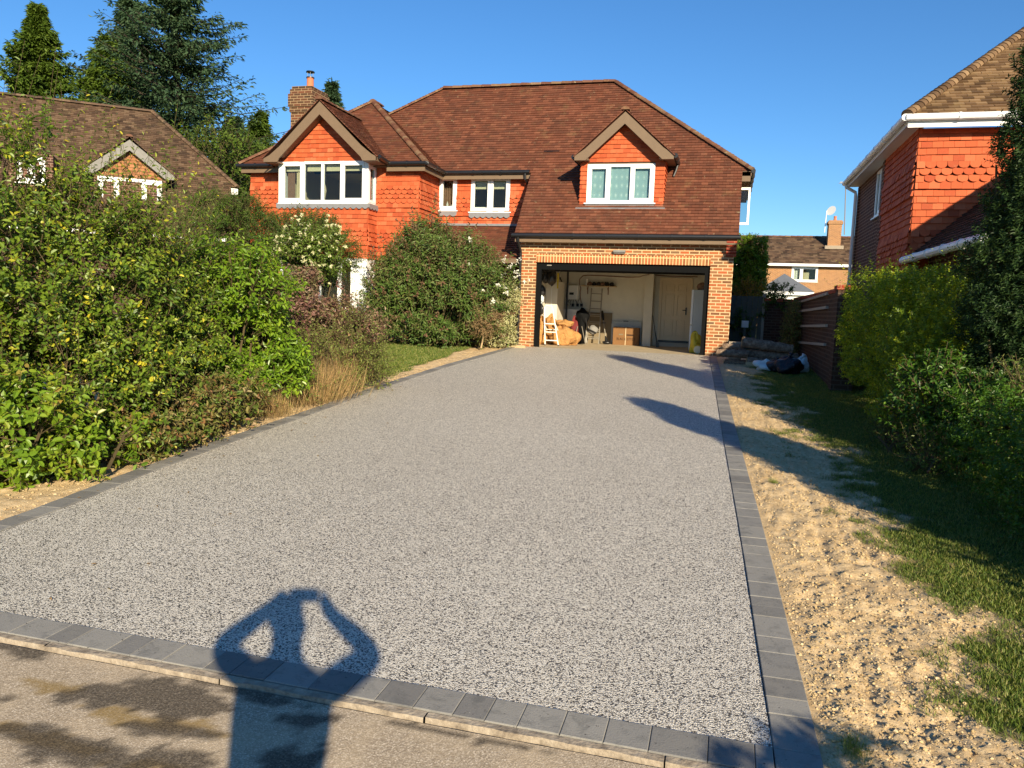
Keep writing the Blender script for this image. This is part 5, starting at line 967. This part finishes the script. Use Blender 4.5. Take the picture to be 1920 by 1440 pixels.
def log(a, b, r0, r1, label, seed, ends=True):
    a, b = Vector(a), Vector(b); mb = MB(); rr = random.Random(seed); n = 14; pts = [a.lerp(b, i/n)+Vector((0, rr.uniform(-.006, .006), rr.uniform(-.008, .008))) for i in range(n+1)]
    mb.tube(pts, [(r0+(r1-r0)*i/n)*rr.uniform(.93, 1.07) for i in range(n+1)], 12, cap=False); d = (b-a).normalized()
    o = mb.build('log', M['log'], None, smooth=True); tag(o, label, 'log', 'logs in the pile')
    e = MB(); 
    for p, s, rad in ((a, -1, r0), (b, 1, r1)): e.lathe(p+d*s*.001, [(rad*.93, 0), (rad*.9, .004*s)], 12, axis=d)
    c = e.build('cut_end', M['logend'], o, origin=ORG[o]); return o
def pl(px, py, Y=17.35): return at(px, py, Y)
log(pl(1391, 641), pl(1486, 655), .125, .10, 'thick log lying on top of the log pile', 1)
log(pl(1344, 661, 17.2), pl(1402, 664, 17.25), .085, .08, 'short log at the left end of the pile, level with the middle log', 2)
log(pl(1384, 662, 17.45), pl(1496, 671, 17.4), .10, .10, 'long middle log under the thick top log', 3)
log(pl(1355, 649, 17.6), pl(1393, 652, 17.6), .065, .07, 'thin log resting behind the left end of the pile', 4)
log(pl(1400, 679, 17.25), pl(1472, 684, 17.3), .115, .11, 'split log at the bottom of the pile behind the white bag', 5)
log(pl(1357, 680, 17.35), pl(1399, 682, 17.4), .085, .08, 'dark log on the ground at the left of the pile', 6)
log(pl(1402, 672, 17.8), pl(1500, 680, 17.8), .10, .10, 'log at the back of the pile touching the garden wall', 7)
q = pl(1377, 645, 17.75); mb = MB(); mb.box(q.x-.12, q.x+.16, 17.7, 17.9, .62, q.z+.05); o = mb.build('concrete_block', M['kerb'], None, bevel=.006); tag(o, 'pale concrete block behind the left end of the log pile', 'block')
q = pl(1398, 682, 17.1); q1 = pl(1440, 686, 17.1); mb = MB(); mb.obox(q, (q1-q).normalized(), Y_, 0, (q1-q).length, -.05, .05, -.035, .04); o = mb.build('timber_offcut', M['logend'], None, bevel=.004); tag(o, 'pale sawn timber at the foot of the log pile', 'timber')
def cloth_m(name, col, rough, bump=.02, var=.1):
    g = G(name); c = g.mix(tuple(x*(1-var) for x in col), col, g.noise(5, 4)); h = g.n('TexNoise', {'Scale': 7, 'Detail': 5, 'Distortion': 1.6, 'Vector': g.pos()}).outputs[0]; return g.fin(c, rough, g.bump(h, .9, bump), .4)
M['pwhite'] = cloth_m('white plastic sack', (.62, .70, .72), .45, .05); M['pblack'] = cloth_m('black plastic sack', (.012, .012, .018), .28, .05); M['tan'] = cloth_m('tan canvas', (.62, .31, .10), .85, .09, .6)
def sack(cx_, cy_, rx, ry, rz, mat, label, seed, name='bin_bag', z0=None, amp=.16, nk=True):
    z0 = gz(cy_) if z0 is None else z0; mb = MB(); mb.blob((cx_, cy_, z0+rz*.72), (rx, ry, rz), seed, amp, 28, 18, zmin=z0)
    if nk: mb.tube([(cx_, cy_, z0+rz*1.5), (cx_+.01, cy_, z0+rz*1.85), (cx_+.03, cy_-.01, z0+rz*2.1)], [.05, .022, .05], 8)
    o = mb.build(name, mat, None, smooth=True); return tag(o, label, 'bag')
q = onG = at(1436, 695, 16.35); sack(q.x, 16.35, .24, .16, .12, M['pwhite'], 'crumpled white plastic sack in front of the log pile', 1, z0=gz(16.35), nk=False)
q = at(1478, 700, 16.0); sack(q.x, 16.0, .27, .22, .19, M['pblack'], 'larger black bin bag beside the white plastic sack', 2)
q = at(1455, 693, 16.2); sack(q.x, 16.25, .18, .16, .13, M['pblack'], 'small black bin bag squeezed between white sack and larger bin bag', 3)
q = at(1503, 695, 16.4); sack(q.x, 16.4, .14, .15, .17, M['pwhite'], 'pale upright plastic bag right of the black bin bags', 4)
for i, (a, b, Y, lab) in enumerate([((948, 655), (985, 650), 18.55, 'light timber offcut lying flat at the foot of the left garage pier'), ((955, 650), (984, 646), 18.75, 'shorter timber offcut behind the first one by the garage pier')]):
    a, b = at(*a, Y), at(*b, Y); zz = gz(Y)+.03; a.z = b.z = zz; mb = MB(); mb.obox(a, (b-a).normalized(), Y_, 0, (b-a).length, -.05, .05, -.03, .025); o = mb.build('timber_plank', M['logend'], None, bevel=.004); tag(o, lab, 'plank')

# ------------------------------------------------------------------ things in the garage
FZ = .684
def bar(mb, p, q, r=.014, n=8): mb.tube([p, q], r, n)
S = thing('stepladder', 'white tubular stepladder with looped handrail just inside the garage', 'ladder', (-4.2, 20, FZ))
Yl_ = 20.0; a, b = at(1022, 647, Yl_), at(1047, 648, Yl_); a.z = b.z = FZ; tl, tr = at(1020.5, 578, Yl_+.35), at(1036, 578, Yl_+.35); tl.z = tr.z = max(tl.z, tr.z)
mb = MB(); mb.tube([a, a.lerp(tl, .96), tl+(tr-tl)*.06+Vector((0, 0, .03)), tl.lerp(tr, .22)+Vector((0, 0, .055)), tl.lerp(tr, .78)+Vector((0, 0, .055)), tl+(tr-tl)*.94+Vector((0, 0, .03)), b.lerp(tr, .96), b], .017, 8); mb.build('front_frame', M['white'], S)
for t in (.14, .36, .58):
    p, q = a.lerp(tl, t), b.lerp(tr, t); mb = MB(); mb.obox(p.lerp(q, 0), (q-p).normalized(), Y_, 0, (q-p).length, -.05, .05, -.012, .012); mb.build('step', M['white'], S)
mb = MB(); c, d = Vector((a.x-.02, Yl_+.75, FZ)), Vector((b.x+.0, Yl_+.75, FZ)); m1, m2 = a.lerp(tl, .6), b.lerp(tr, .6); bar(mb, c, m1, .013); bar(mb, d, m2, .013); bar(mb, c.lerp(m1, .3), d.lerp(m2, .3), .010); bar(mb, c.lerp(m1, .7), d.lerp(m2, .7), .010); mb.build('rear_frame', M['white'], S)
for p in (a, b, c, d): mb = MB(); mb.lathe(p, [(.022, 0), (.022, .03)], 8); mb.build('rubber_foot', M['black'], S)
for i, (px, Y, rx, ry, rz, z0, lab) in enumerate([(1015, 20.4, .17, .2, .40, FZ, 'upright tan canvas sack against the left side of the garage'), (1053, 20.6, .34, .28, .30, FZ, 'bulging tan canvas sack right of the stepladder'), (1068, 20.8, .26, .22, .24, FZ, 'tan canvas sack at the right end of the heap'), (1031, 20.9, .28, .22, .42, FZ, 'tan canvas sack standing behind the stepladder'), (1056, 20.7, .27, .18, .10, FZ+.50, 'flat folded tan sack on top of the heap')]):
    q = at(px, 620, Y); sack(q.x, Y, rx, ry, rz, M['tan'], lab, 10+i, 'canvas_sack', z0, .2, nk=False)
q = at(1078, 615, 21.6); sack(q.x, 21.6, .16, .16, .42, cloth_m('dark red fabric', (.16, .02, .02), .8), 'dark red fabric bag behind the canvas sacks', 20, 'fabric_bag', FZ, .15, nk=False)
GB = thing('golf_bag', 'black golf bag standing on two thin silver legs', 'golf bag', (at(1088, 640, 21.5).x, 21.5, FZ)); gx = ORG[GB].x
mb = MB(); mb.blob((gx+.01, 21.6, FZ+.75), (.17, .15, .25), 3, .14, 20, 14); mb.tube([(gx, 21.6, FZ+.02), (gx, 21.6, FZ+.35), (gx, 21.6, FZ+.8)], [.12, .13, .14], 14); mb.build('bag_body', M['blackm'], GB, smooth=True)
for px0, px1 in ((1083, 1074), (1091, 1098)): mb = MB(); p = at(px1, 645, 21.1); p.z = FZ; bar(mb, at(px0, 612, 21.45), p, .011); mb.build('leg', M['alu'], GB)
mb = MB(); mb.blob((gx+.34, 21.55, FZ+.42), (.14, .1, .13), 5, .1); mb.build('side_pocket', M['grey_paint'], GB, smooth=True); mb = MB(); mb.tube([(gx+.12, 21.5, FZ+.75), (gx+.2, 21.45, FZ+.45), (gx+.45, 21.45, FZ+.34)], .022, 6); mb.build('strap', M['black'], GB)
L = thing('extension_ladder', 'aluminium extension ladder leaning against the back wall of the garage', 'ladder', (-3.3, 22.3, FZ))
a, b = at(1101, 640, 22.25), at(1123, 641, 22.25); a.z = b.z = FZ; tl, tr = at(1109.5, 540, 22.75), at(1129, 541, 22.75)
for p, q in ((a, tl), (b, tr)): mb = MB(); mb.obox(p, (q-p).normalized(), Y_, 0, (q-p).length, -.03, .03, -.012, .012, Z=X_); mb.build('rail', M['alu'], L)
for i in range(7):
    t = .09+i*.135
    for dt in ((0, .03) if i < 4 else (0,)): mb = MB(); bar(mb, a.lerp(tl, t+dt), b.lerp(tr, t+dt), .013); mb.build('rung', M['alu'], L)
def panel(name, px0, px1, py0, Y, mat, label, cat, th=.02, z0=FZ, bev=0, py1=None):
    p, q = at(px0, py0, Y), at(px1, py0, Y); mb = MB(); zb = z0 if py1 is None else at(px0, py1, Y).z; mb.box(p.x, q.x, Y, Y+th, zb, (p.z+q.z)/2); o = mb.build(name, mat, None, bevel=bev); return tag(o, label, cat), p.x, q.x, (p.z+q.z)/2
M['card'] = flat('brown cardboard', (.21, .105, .04), .85, .12, 6); M['card2'] = flat('dull brown board', (.20, .155, .095), .85, .12, 6); M['ink'] = flat('dark print', (.045, .022, .012), .8, .05)
panel('hardboard_sheet', 1098, 1148, 586, 22.80, M['card2'], 'flat brown board standing behind the extension ladder', 'board')
M['pgrey'] = flat('pale grey laminate', (.42, .44, .42), .5, .05)
TT = thing('folding_table', 'pale grey folded table standing on edge behind the cardboard box', 'table', (-2.7, 22.7, FZ))
p, q = at(1147, 602, 22.72), at(1204, 603, 22.72); zt = p.z; mb = MB(); rc = .09
pts = [(p.x, 22.70, FZ), (q.x, 22.70, FZ)]+[(q.x-rc+rc*cos(t), 22.70, zt-rc+rc*sin(t)) for t in np.linspace(0, pi/2, 7)]+[(p.x+rc+rc*cos(t), 22.70, zt-rc+rc*sin(t)) for t in np.linspace(pi/2, pi, 7)]
mb.prism(pts, (0, .04, 0)); mb.build('table_top', M['pgrey'], TT); mb = MB(); mb.box(q.x-.54, q.x-.40, 22.68, 22.76, zt, zt+.025); mb.build('carry_handle', M['black'], TT)
CB = thing('cardboard_box', 'brown cardboard box with dark printing and a vertical tape strip', 'box', (-2.7, 22.45, FZ)); p, q = at(1150, 613, 22.4), at(1199, 613, 22.4); zt = p.z
mb = MB(); mb.box(p.x, q.x, 22.4, 22.66, FZ, zt); mb.build('box_body', M['card'], CB, bevel=.004)
mb = MB(); xm = (p.x+q.x)/2-.01; mb.box(xm-.008, xm+.008, 22.395, 22.3995, FZ, zt); mb.build('tape', M['curtain'], CB)
def text(body, x, y, z, size, mat, parent, name='printing', sx=1.0):
    c = bpy.data.curves.new(name, 'FONT'); c.body = body; c.size = size; c.extrude = .001; c.align_x = 'CENTER'; o = bpy.data.objects.new('tmp', c); COL.objects.link(o)
    o.rotation_euler = (pi/2, 0, 0); o.location = (x, y, z); o.scale = (sx, 1, 1); bpy.context.view_layer.update(); dg = bpy.context.evaluated_depsgraph_get(); me = bpy.data.meshes.new_from_object(o.evaluated_get(dg)); me.transform(o.matrix_world); bpy.data.objects.remove(o)
    og = ORG[parent]; me.transform(Matrix.Translation(-og)); me.materials.clear(); me.materials.append(mat); r = bpy.data.objects.new(name, me); COL.objects.link(r); r.parent = parent; ORG[r] = og; return r
text('BLACK STYLE', (p.x+q.x)/2, 22.396, FZ+.14, .105, M['ink'], CB, sx=.85); mb = MB(); mb.box(xm+.03, xm+.22, 22.396, 22.3995, FZ+.275, FZ+.315); mb.build('printed_band', M['ink'], CB); mb = MB(); mb.box(xm-.2, xm-.07, 22.396, 22.3995, FZ+.285, FZ+.325); mb.build('printed_band', M['card2'], CB)
ST_ = thing('strimmer', 'garden strimmer leaning upright in front of the brown board', 'strimmer', (at(1135, 640, 22.4).x, 22.4, FZ)); a, b = at(1137, 640, 22.35), at(1129, 583, 22.7); a.z = FZ+.05
mb = MB(); bar(mb, a, a.lerp(b, .72), .014); mb.build('shaft', M['alu'], ST_); mb = MB(); mb.tube([a.lerp(b, .70), a.lerp(b, .85), b], [.03, .045, .03], 8); mb.build('grip', M['black'], ST_); mb = MB(); p = a.lerp(b, .62); mb.box(p.x-.07, p.x+.07, p.y-.02, p.y+.01, p.z-.012, p.z+.012); mb.build('handle', M['black'], ST_)
mb = MB(); mb.blob((a.x, a.y, FZ+.05), (.12, .1, .05), 4, .1); mb.tube([a, a.lerp(b, .2)], [.05, .02], 8); mb.build('cutting_head', M['black'], ST_)
IV = thing('inverter', 'white wall-mounted inverter with small dark display', 'inverter', (at(1073, 560, 22.8).x, 22.85, at(1073, 562, 22.8).z)); p, q = at(1064, 534, 22.66), at(1083, 562, 22.66)
mb = MB(); mb.box(p.x, q.x, 22.66, 22.85, q.z, p.z); mb.build('housing', M['white'], IV, bevel=.04); mb = MB(); mb.box(p.x+.07, p.x+.20, 22.652, 22.659, q.z+.14, q.z+.21); mb.build('display', M['black'], IV)
mb = MB()
for i, (px, dx) in enumerate([(1068, -.05), (1071, -.02), (1075, .0), (1079, .03)]): s0 = at(px, 562, 22.75); s1 = at(px+dx*60, 572, 22.8); mb.tube([s0, (s0+s1)/2+Vector((dx, -.03, -.01)), s1], .010, 6)
mb.tube([at(1063, 556, 22.8), at(1061.5, 563, 22.8), at(1064, 567, 22.8), at(1067, 566, 22.8)], .010, 6); mb.build('cable', M['black'], IV)
for i, px in enumerate((1074, 1083, 1090)): p = at(px, 572, 22.8); mb = MB(); mb.box(p.x-.035, p.x+.035, 22.78, 22.849, p.z-.045, p.z+.045); o = mb.build('isolator_switch', M['black'], None, bevel=.004); tag(o, ('isolator switch directly under the inverter', 'isolator switch in the middle under the looped cable', 'isolator switch at the right under the looped cable')[i], 'switch', 'isolator switches')
mb = MB(); Cp = [at(*k, 22.82) for k in [(1090, 568), (1088, 558), (1088, 548), (1089, 540), (1086.5, 532), (1087, 523), (1093, 517), (1102, 516), (1130, 517), (1160, 519), (1185, 520)]]+[at(1200, 519, 22.42), at(1206, 516.5, 22.42), at(1216, 515, 22.42), at(1230, 516, 22.95), at(1260, 518, 22.95), at(1308, 519, 22.95)]
mb.tube(Cp, .013, 6); mb.tube([at(1088, 558, 22.83), at(1084, 565, 22.83), at(1083, 569, 22.83)], .009, 6); o = mb.build('wall_cable', M['curtain_b'], None); tag(o, 'brown cable looping along the top of the garage back wall', 'cable')
SH = thing('wall_shelf', 'narrow wooden shelf on two brackets high on the back wall', 'shelf', (at(1122, 536, 22.7).x, 22.85, at(1122, 536, 22.7).z)); p, q = at(1090, 535, 22.65), at(1155, 536, 22.65); mb = MB(); mb.box(p.x, q.x, 22.6, 22.845, p.z-.02, p.z); mb.build('board', M['logend'], SH); shz = p.z
for px in (1101, 1139.5): c = at(px, 540, 22.7).x; mb = MB(); mb.box(c-.012, c+.012, 22.82, 22.848, shz-.25, shz-.02); mb.obox((c, 22.83, shz-.18), Vector((0, -.78, .62)), X_, 0, .2, -.006, .006, -.006, .006, Z=Vector((0, .62, .78))); mb.build('bracket', M['curtain_b'], SH)
rr = random.Random(4); xs_ = [at(k, 530, 22.7).x for k in (1106, 1114, 1122, 1130, 1138, 1147)]
for i, x in enumerate(xs_): mb = MB(); mb.blob((x, 22.72, shz+.055), (.075, .06, .055), 30+i, .25, 10, 8, zmin=shz); o = mb.build('shelf_tool', M['black'] if i % 3 else M['curtain_b'], None, smooth=True); tag(o, ('leftmost', 'second', 'third', 'fourth', 'fifth', 'rightmost')[i]+' dark tool or tin on the wall shelf, counted from the white carton', 'tool', 'dark things on the wall shelf')
x = at(1100, 530, 22.7).x; mb = MB(); mb.box(x-.03, x+.03, 22.68, 22.76, shz, shz+.19); o = mb.build('carton', M['white'], None, bevel=.004); tag(o, 'white upright carton at the left end of the wall shelf', 'carton')
FR = thing('fridge_freezer', 'tall white fridge freezer inside the right side of the garage', 'fridge', (-.75, 20.6, FZ)); p, q = at(1299, 543, 20.6), at(1330, 543, 20.6); x0 = p.x; mb = MB(); mb.box(x0+.04, -.14, 20.6, 21.2, FZ+.02, p.z); mb.build('cabinet', M['pgrey'], FR, bevel=.01)
for a_, b_ in ((FZ+.03, FZ+.68), (FZ+.70, p.z)): mb = MB(); mb.box(x0-.02, x0+.036, 20.6, 21.2, a_, b_); mb.build('door', M['white'], FR, bevel=.008)
sack(x0+.22, 20.85, .13, .13, .11, M['curtain_b'], 'brown basket on top of the fridge freezer', 41, 'basket', p.z, .1, nk=False)
M['yel'] = cloth_m('yellow woven sack', (.62, .47, .03), .5, .03); q = at(1304, 640, 19.75); sack(q.x, 19.95, .15, .13, .28, M['yel'], 'yellow woven sack in front of the fridge freezer', 42, 'yellow_sack', FZ, .2, nk=False)
q = at(1308, 655, 19.55); mb = MB(); mb.lathe((q.x, 19.5, FZ+.105), [(.105, 0), (.11, .01), (.11, .3), (.105, .31)], 20, axis=(0, 1, 0)); o = mb.build('drum', M['yel'], None); tag(o, 'round pale-ended yellow drum lying inside the right garage jamb', 'drum'); mb = MB(); mb.lathe((q.x, 19.49, FZ+.105), [(.09, 0), (.095, .008)], 20, axis=(0, 1, 0)); mb.build('lid', M['blind'], o, origin=ORG[o])
mb = MB(); mb.tube([at(1224, 592, 22.4), at(1228, 620, 22.2)], .010, 6); e_ = at(1233, 643, 22.0); e_.z = FZ+.02; mb.tube([at(1228, 620, 22.2), e_], [.012, .02], 6); mb.obox(e_, X_, Y_, -.04, .04, -.02, .02, -.02, .12); o = mb.build('broom', M['black'], None); tag(o, 'thin black broom leaning against the white pillar', 'broom')
CU = thing('tall_cupboard', 'tall cream cupboard against the left wall of the garage', 'cupboard', (-4.65, 21.4, FZ)); x1 = at(1045, 560, 21.0).x; mb = MB(); mb.box(-4.835, x1, 21.0, 21.9, FZ, 2.42); mb.build('carcass', M['cream_wall'], CU, bevel=.004)
xa = -4.83; xm = (xa+x1)/2; mb = MB(); mb.box(xm-.008, xm+.008, 20.985, 20.999, FZ+.05, 2.4); mb.build('edge_strip', M['white'], CU)
mb = MB(); mb.tube([(x1+.07, 22.0, 2.95), (x1+.07, 22.0, 1.2)], .03, 8); o = mb.build('waste_pipe', M['black'], None); tag(o, 'black vertical pipe beside the tall cream cupboard', 'pipe')
mb = MB(); p = at(1046, 512, 20.9); mb.box(p.x-.02, p.x+.02, 20.93, 20.96, p.z-.42, p.z); mb.build if False else None; o = mb.build('spirit_level', M['yel'], None); tag(o, 'yellow spirit level hanging at the corner of the cupboard', 'spirit level')
rr = random.Random(8)
for i, (px, py, r_, m_, lab) in enumerate([(1022, 518, .12, 'black', 'black tool bag hanging high on the left garage wall'), (1034, 521, .14, 'black', 'bundle of black straps hung above the cupboard'), (1014, 545, .11, 'black', 'dark jacket hanging just inside the left garage jamb'), (1015, 560, .08, 'pwhite', 'pale plastic bag hanging just inside the left garage jamb'), (1014, 580, .10, 'black', 'dark bundle below the pale hanging bag')]):
    p = at(px, py, 20.3); mb = MB(); mb.blob(p, (r_, r_, r_*1.3), 60+i, .25, 14, 10); o = mb.build('hanging_bag', M[m_], None, smooth=True); tag(o, lab, 'bag')
mb = MB(); mb.tube([at(1050, 520, 22.1), at(1056, 535, 22.1), at(1055, 560, 22.1), at(1049, 575, 22.1), at(1047, 550, 22.1), at(1049, 528, 22.1)], .018, 8); o = mb.build('hose', M['black'], None); tag(o, 'black hose coiled on the wall by the vertical pipe', 'hose')
p, q = at(1053, 579, 22.3), at(1097, 579, 22.3); mb = MB(); mb.box(p.x, q.x, 22.3, 22.84, FZ, p.z); o = mb.build('low_cabinet', M['white'], None, bevel=.006); tag(o, 'low white cabinet under the inverter', 'cabinet')

# ------------------------------------------------------------------ the photographer (casts the shadow in the foreground)
cp = Vector((0, 0, CAMH)); fx, fy, fz = (CM.to_3x3() @ Vector((1, 0, 0))), (CM.to_3x3() @ Vector((0, 1, 0))), (CM.to_3x3() @ Vector((0, 0, 1)))
PH = thing('phone', 'phone held up in landscape in front of the photographer', 'phone', cp+fx*.06+fz*.012)
mb = MB(); mb.obox(cp, fx, fz, -.018, .135, .006, .014, -.052, .022, Z=fy); mb.build('phone_body', M['black'], PH, bevel=.002)
PS = [('pel', (.17, -.42, .95), .15), ('wa', (.17, -.42, 1.10), .135), ('ch', (.18, -.41, 1.30), .155), ('up', (.19, -.40, 1.45), .12), ('nk', (.19, -.38, 1.56), .058), ('hd', (.18, -.35, 1.66), .085), ('ht', (.18, -.36, 1.77), .085),
      ('lsh', (.01, -.38, 1.47), .065), ('lel', (-.27, -.18, 1.47), .060), ('lwr', (-.085, -.07, 1.63), .040), ('lpa', (-.045, -.035, 1.675), .034),
      ('rsh', (.37, -.38, 1.47), .065), ('rel', (.51, -.17, 1.54), .062), ('rwr', (.225, -.03, 1.63), .040), ('rpa', (.165, .0, 1.69), .036),
      ('lhp', (.08, -.42, .90), .10), ('lkn', (.07, -.40, .49), .065), ('lan', (.06, -.44, .09), .045), ('lto', (.04, -.28, .03), .035),
      ('rhp', (.27, -.42, .90), .10), ('rkn', (.29, -.38, .49), .065), ('ran', (.31, -.42, .09), .045), ('rto', (.33, -.26, .03), .035)]
ED = [('pel', 'wa'), ('wa', 'ch'), ('ch', 'up'), ('up', 'nk'), ('nk', 'hd'), ('hd', 'ht'), ('up', 'lsh'), ('lsh', 'lel'), ('lel', 'lwr'), ('lwr', 'lpa'), ('up', 'rsh'), ('rsh', 'rel'), ('rel', 'rwr'), ('rwr', 'rpa'), ('pel', 'lhp'), ('lhp', 'lkn'), ('lkn', 'lan'), ('lan', 'lto'), ('pel', 'rhp'), ('rhp', 'rkn'), ('rkn', 'ran'), ('ran', 'rto')]
def fing(side, palm, out):
    for k in range(5):
        nm = f'{side}f{k}'; p = Vector(palm)
        if k < 4: b0 = p+fy*(.028-.019*k)+out*.02; b1 = b0+(-out*.01)-fz*.0+fx*0+out*.012; tip = b1-out*(.035-.004*abs(k-1))-fz*.012
        else: b0 = p-fy*.02+fz*.012; b1 = b0-out*.02+fz*.014+fy*.012; tip = b1-out*.022
        PS.append((nm+'a', b0, .010)); PS.append((nm+'b', b1, .009)); PS.append((nm+'c', tip, .0075)); ED.extend([(side+'pa', nm+'a'), (nm+'a', nm+'b'), (nm+'b', nm+'c')])
fing('l', (-.045, -.035, 1.675), -fx); fing('r', (.165, .0, 1.69), fx)
ix = {n_[0]: i for i, n_ in enumerate(PS)}; me = bpy.data.meshes.new('skel'); base = Vector((.18, -.4, gz(-.4)))
me.from_pydata([Vector(p[1])-base for p in PS], [(ix[a], ix[b]) for a, b in ED], []); o = bpy.data.objects.new('person', me); COL.objects.link(o); o.location = base
sk = o.modifiers.new('s', 'SKIN'); sub = o.modifiers.new('u', 'SUBSURF'); sub.levels = sub.render_levels = 2
for i, p in enumerate(PS): me.skin_vertices[0].data[i].radius = (p[2]*(1.25 if p[0] in ('ch', 'wa', 'pel', 'up') else 1), p[2]*(.75 if p[0] in ('ch', 'wa', 'pel', 'up') else 1)); 
me.skin_vertices[0].data[0].use_root = True
dg = bpy.context.evaluated_depsgraph_get(); m2 = bpy.data.meshes.new_from_object(o.evaluated_get(dg)); o.modifiers.clear(); o.data = m2; m2.name = 'person'; ORG[o] = base
M['skin'] = flat('skin', (.55, .32, .22), .55, .05); M['shirt'] = cloth_m('dark blue shirt', (.05, .07, .14), .9); M['jeans'] = cloth_m('work trousers', (.07, .07, .08), .9); M['hair'] = flat('short brown hair', (.05, .03, .02), .8, .3, 40)
m2.materials.clear()
for k in ('skin', 'shirt', 'jeans', 'black'): m2.materials.append(M[k])
for p in m2.polygons:
    c = p.center+base; p.use_smooth = True
    la = (c-Vector((-.27, -.18, 1.47))).length; ra = (c-Vector((.51, -.17, 1.54))).length
    p.material_index = 3 if c.z < .10 else (2 if c.z < .98 else (0 if (c.z > 1.53 or (c.y > -.22 and c.z > 1.4) or la < .1 or ra < .1) and not (c.z < 1.52 and c.y < -.3) else 1))
tag(o, 'person in a dark shirt holding a phone up with both hands, behind the camera', 'person')
mb = MB(); mb.blob((.18, -.385, 1.765), (.092, .10, .085), 3, .05, 16, 10); mb.build('hair', M['hair'], o, origin=base, smooth=True)
for s in (-1, 1): mb = MB(); mb.blob((.18+s*.032, -.275, 1.70), (.013, .012, .012), 1, 0, 10, 8); mb.build('eye', M['white'], o, origin=base, smooth=True); mb = MB(); mb.blob((.18+s*.088, -.36, 1.69), (.012, .022, .032), 1, .05, 10, 8); mb.build('ear', M['skin'], o, origin=base, smooth=True)
mb = MB(); mb.tube([(.18, -.268, 1.705), (.18, -.245, 1.67), (.18, -.262, 1.66)], [.008, .014, .008], 8); mb.build('nose', M['skin'], o, origin=base, smooth=True); mb = MB(); mb.tube([(.155, -.272, 1.635), (.18, -.262, 1.632), (.205, -.272, 1.635)], [.003, .006, .003], 8); mb.build('mouth', M['curtain_b'], o, origin=base)
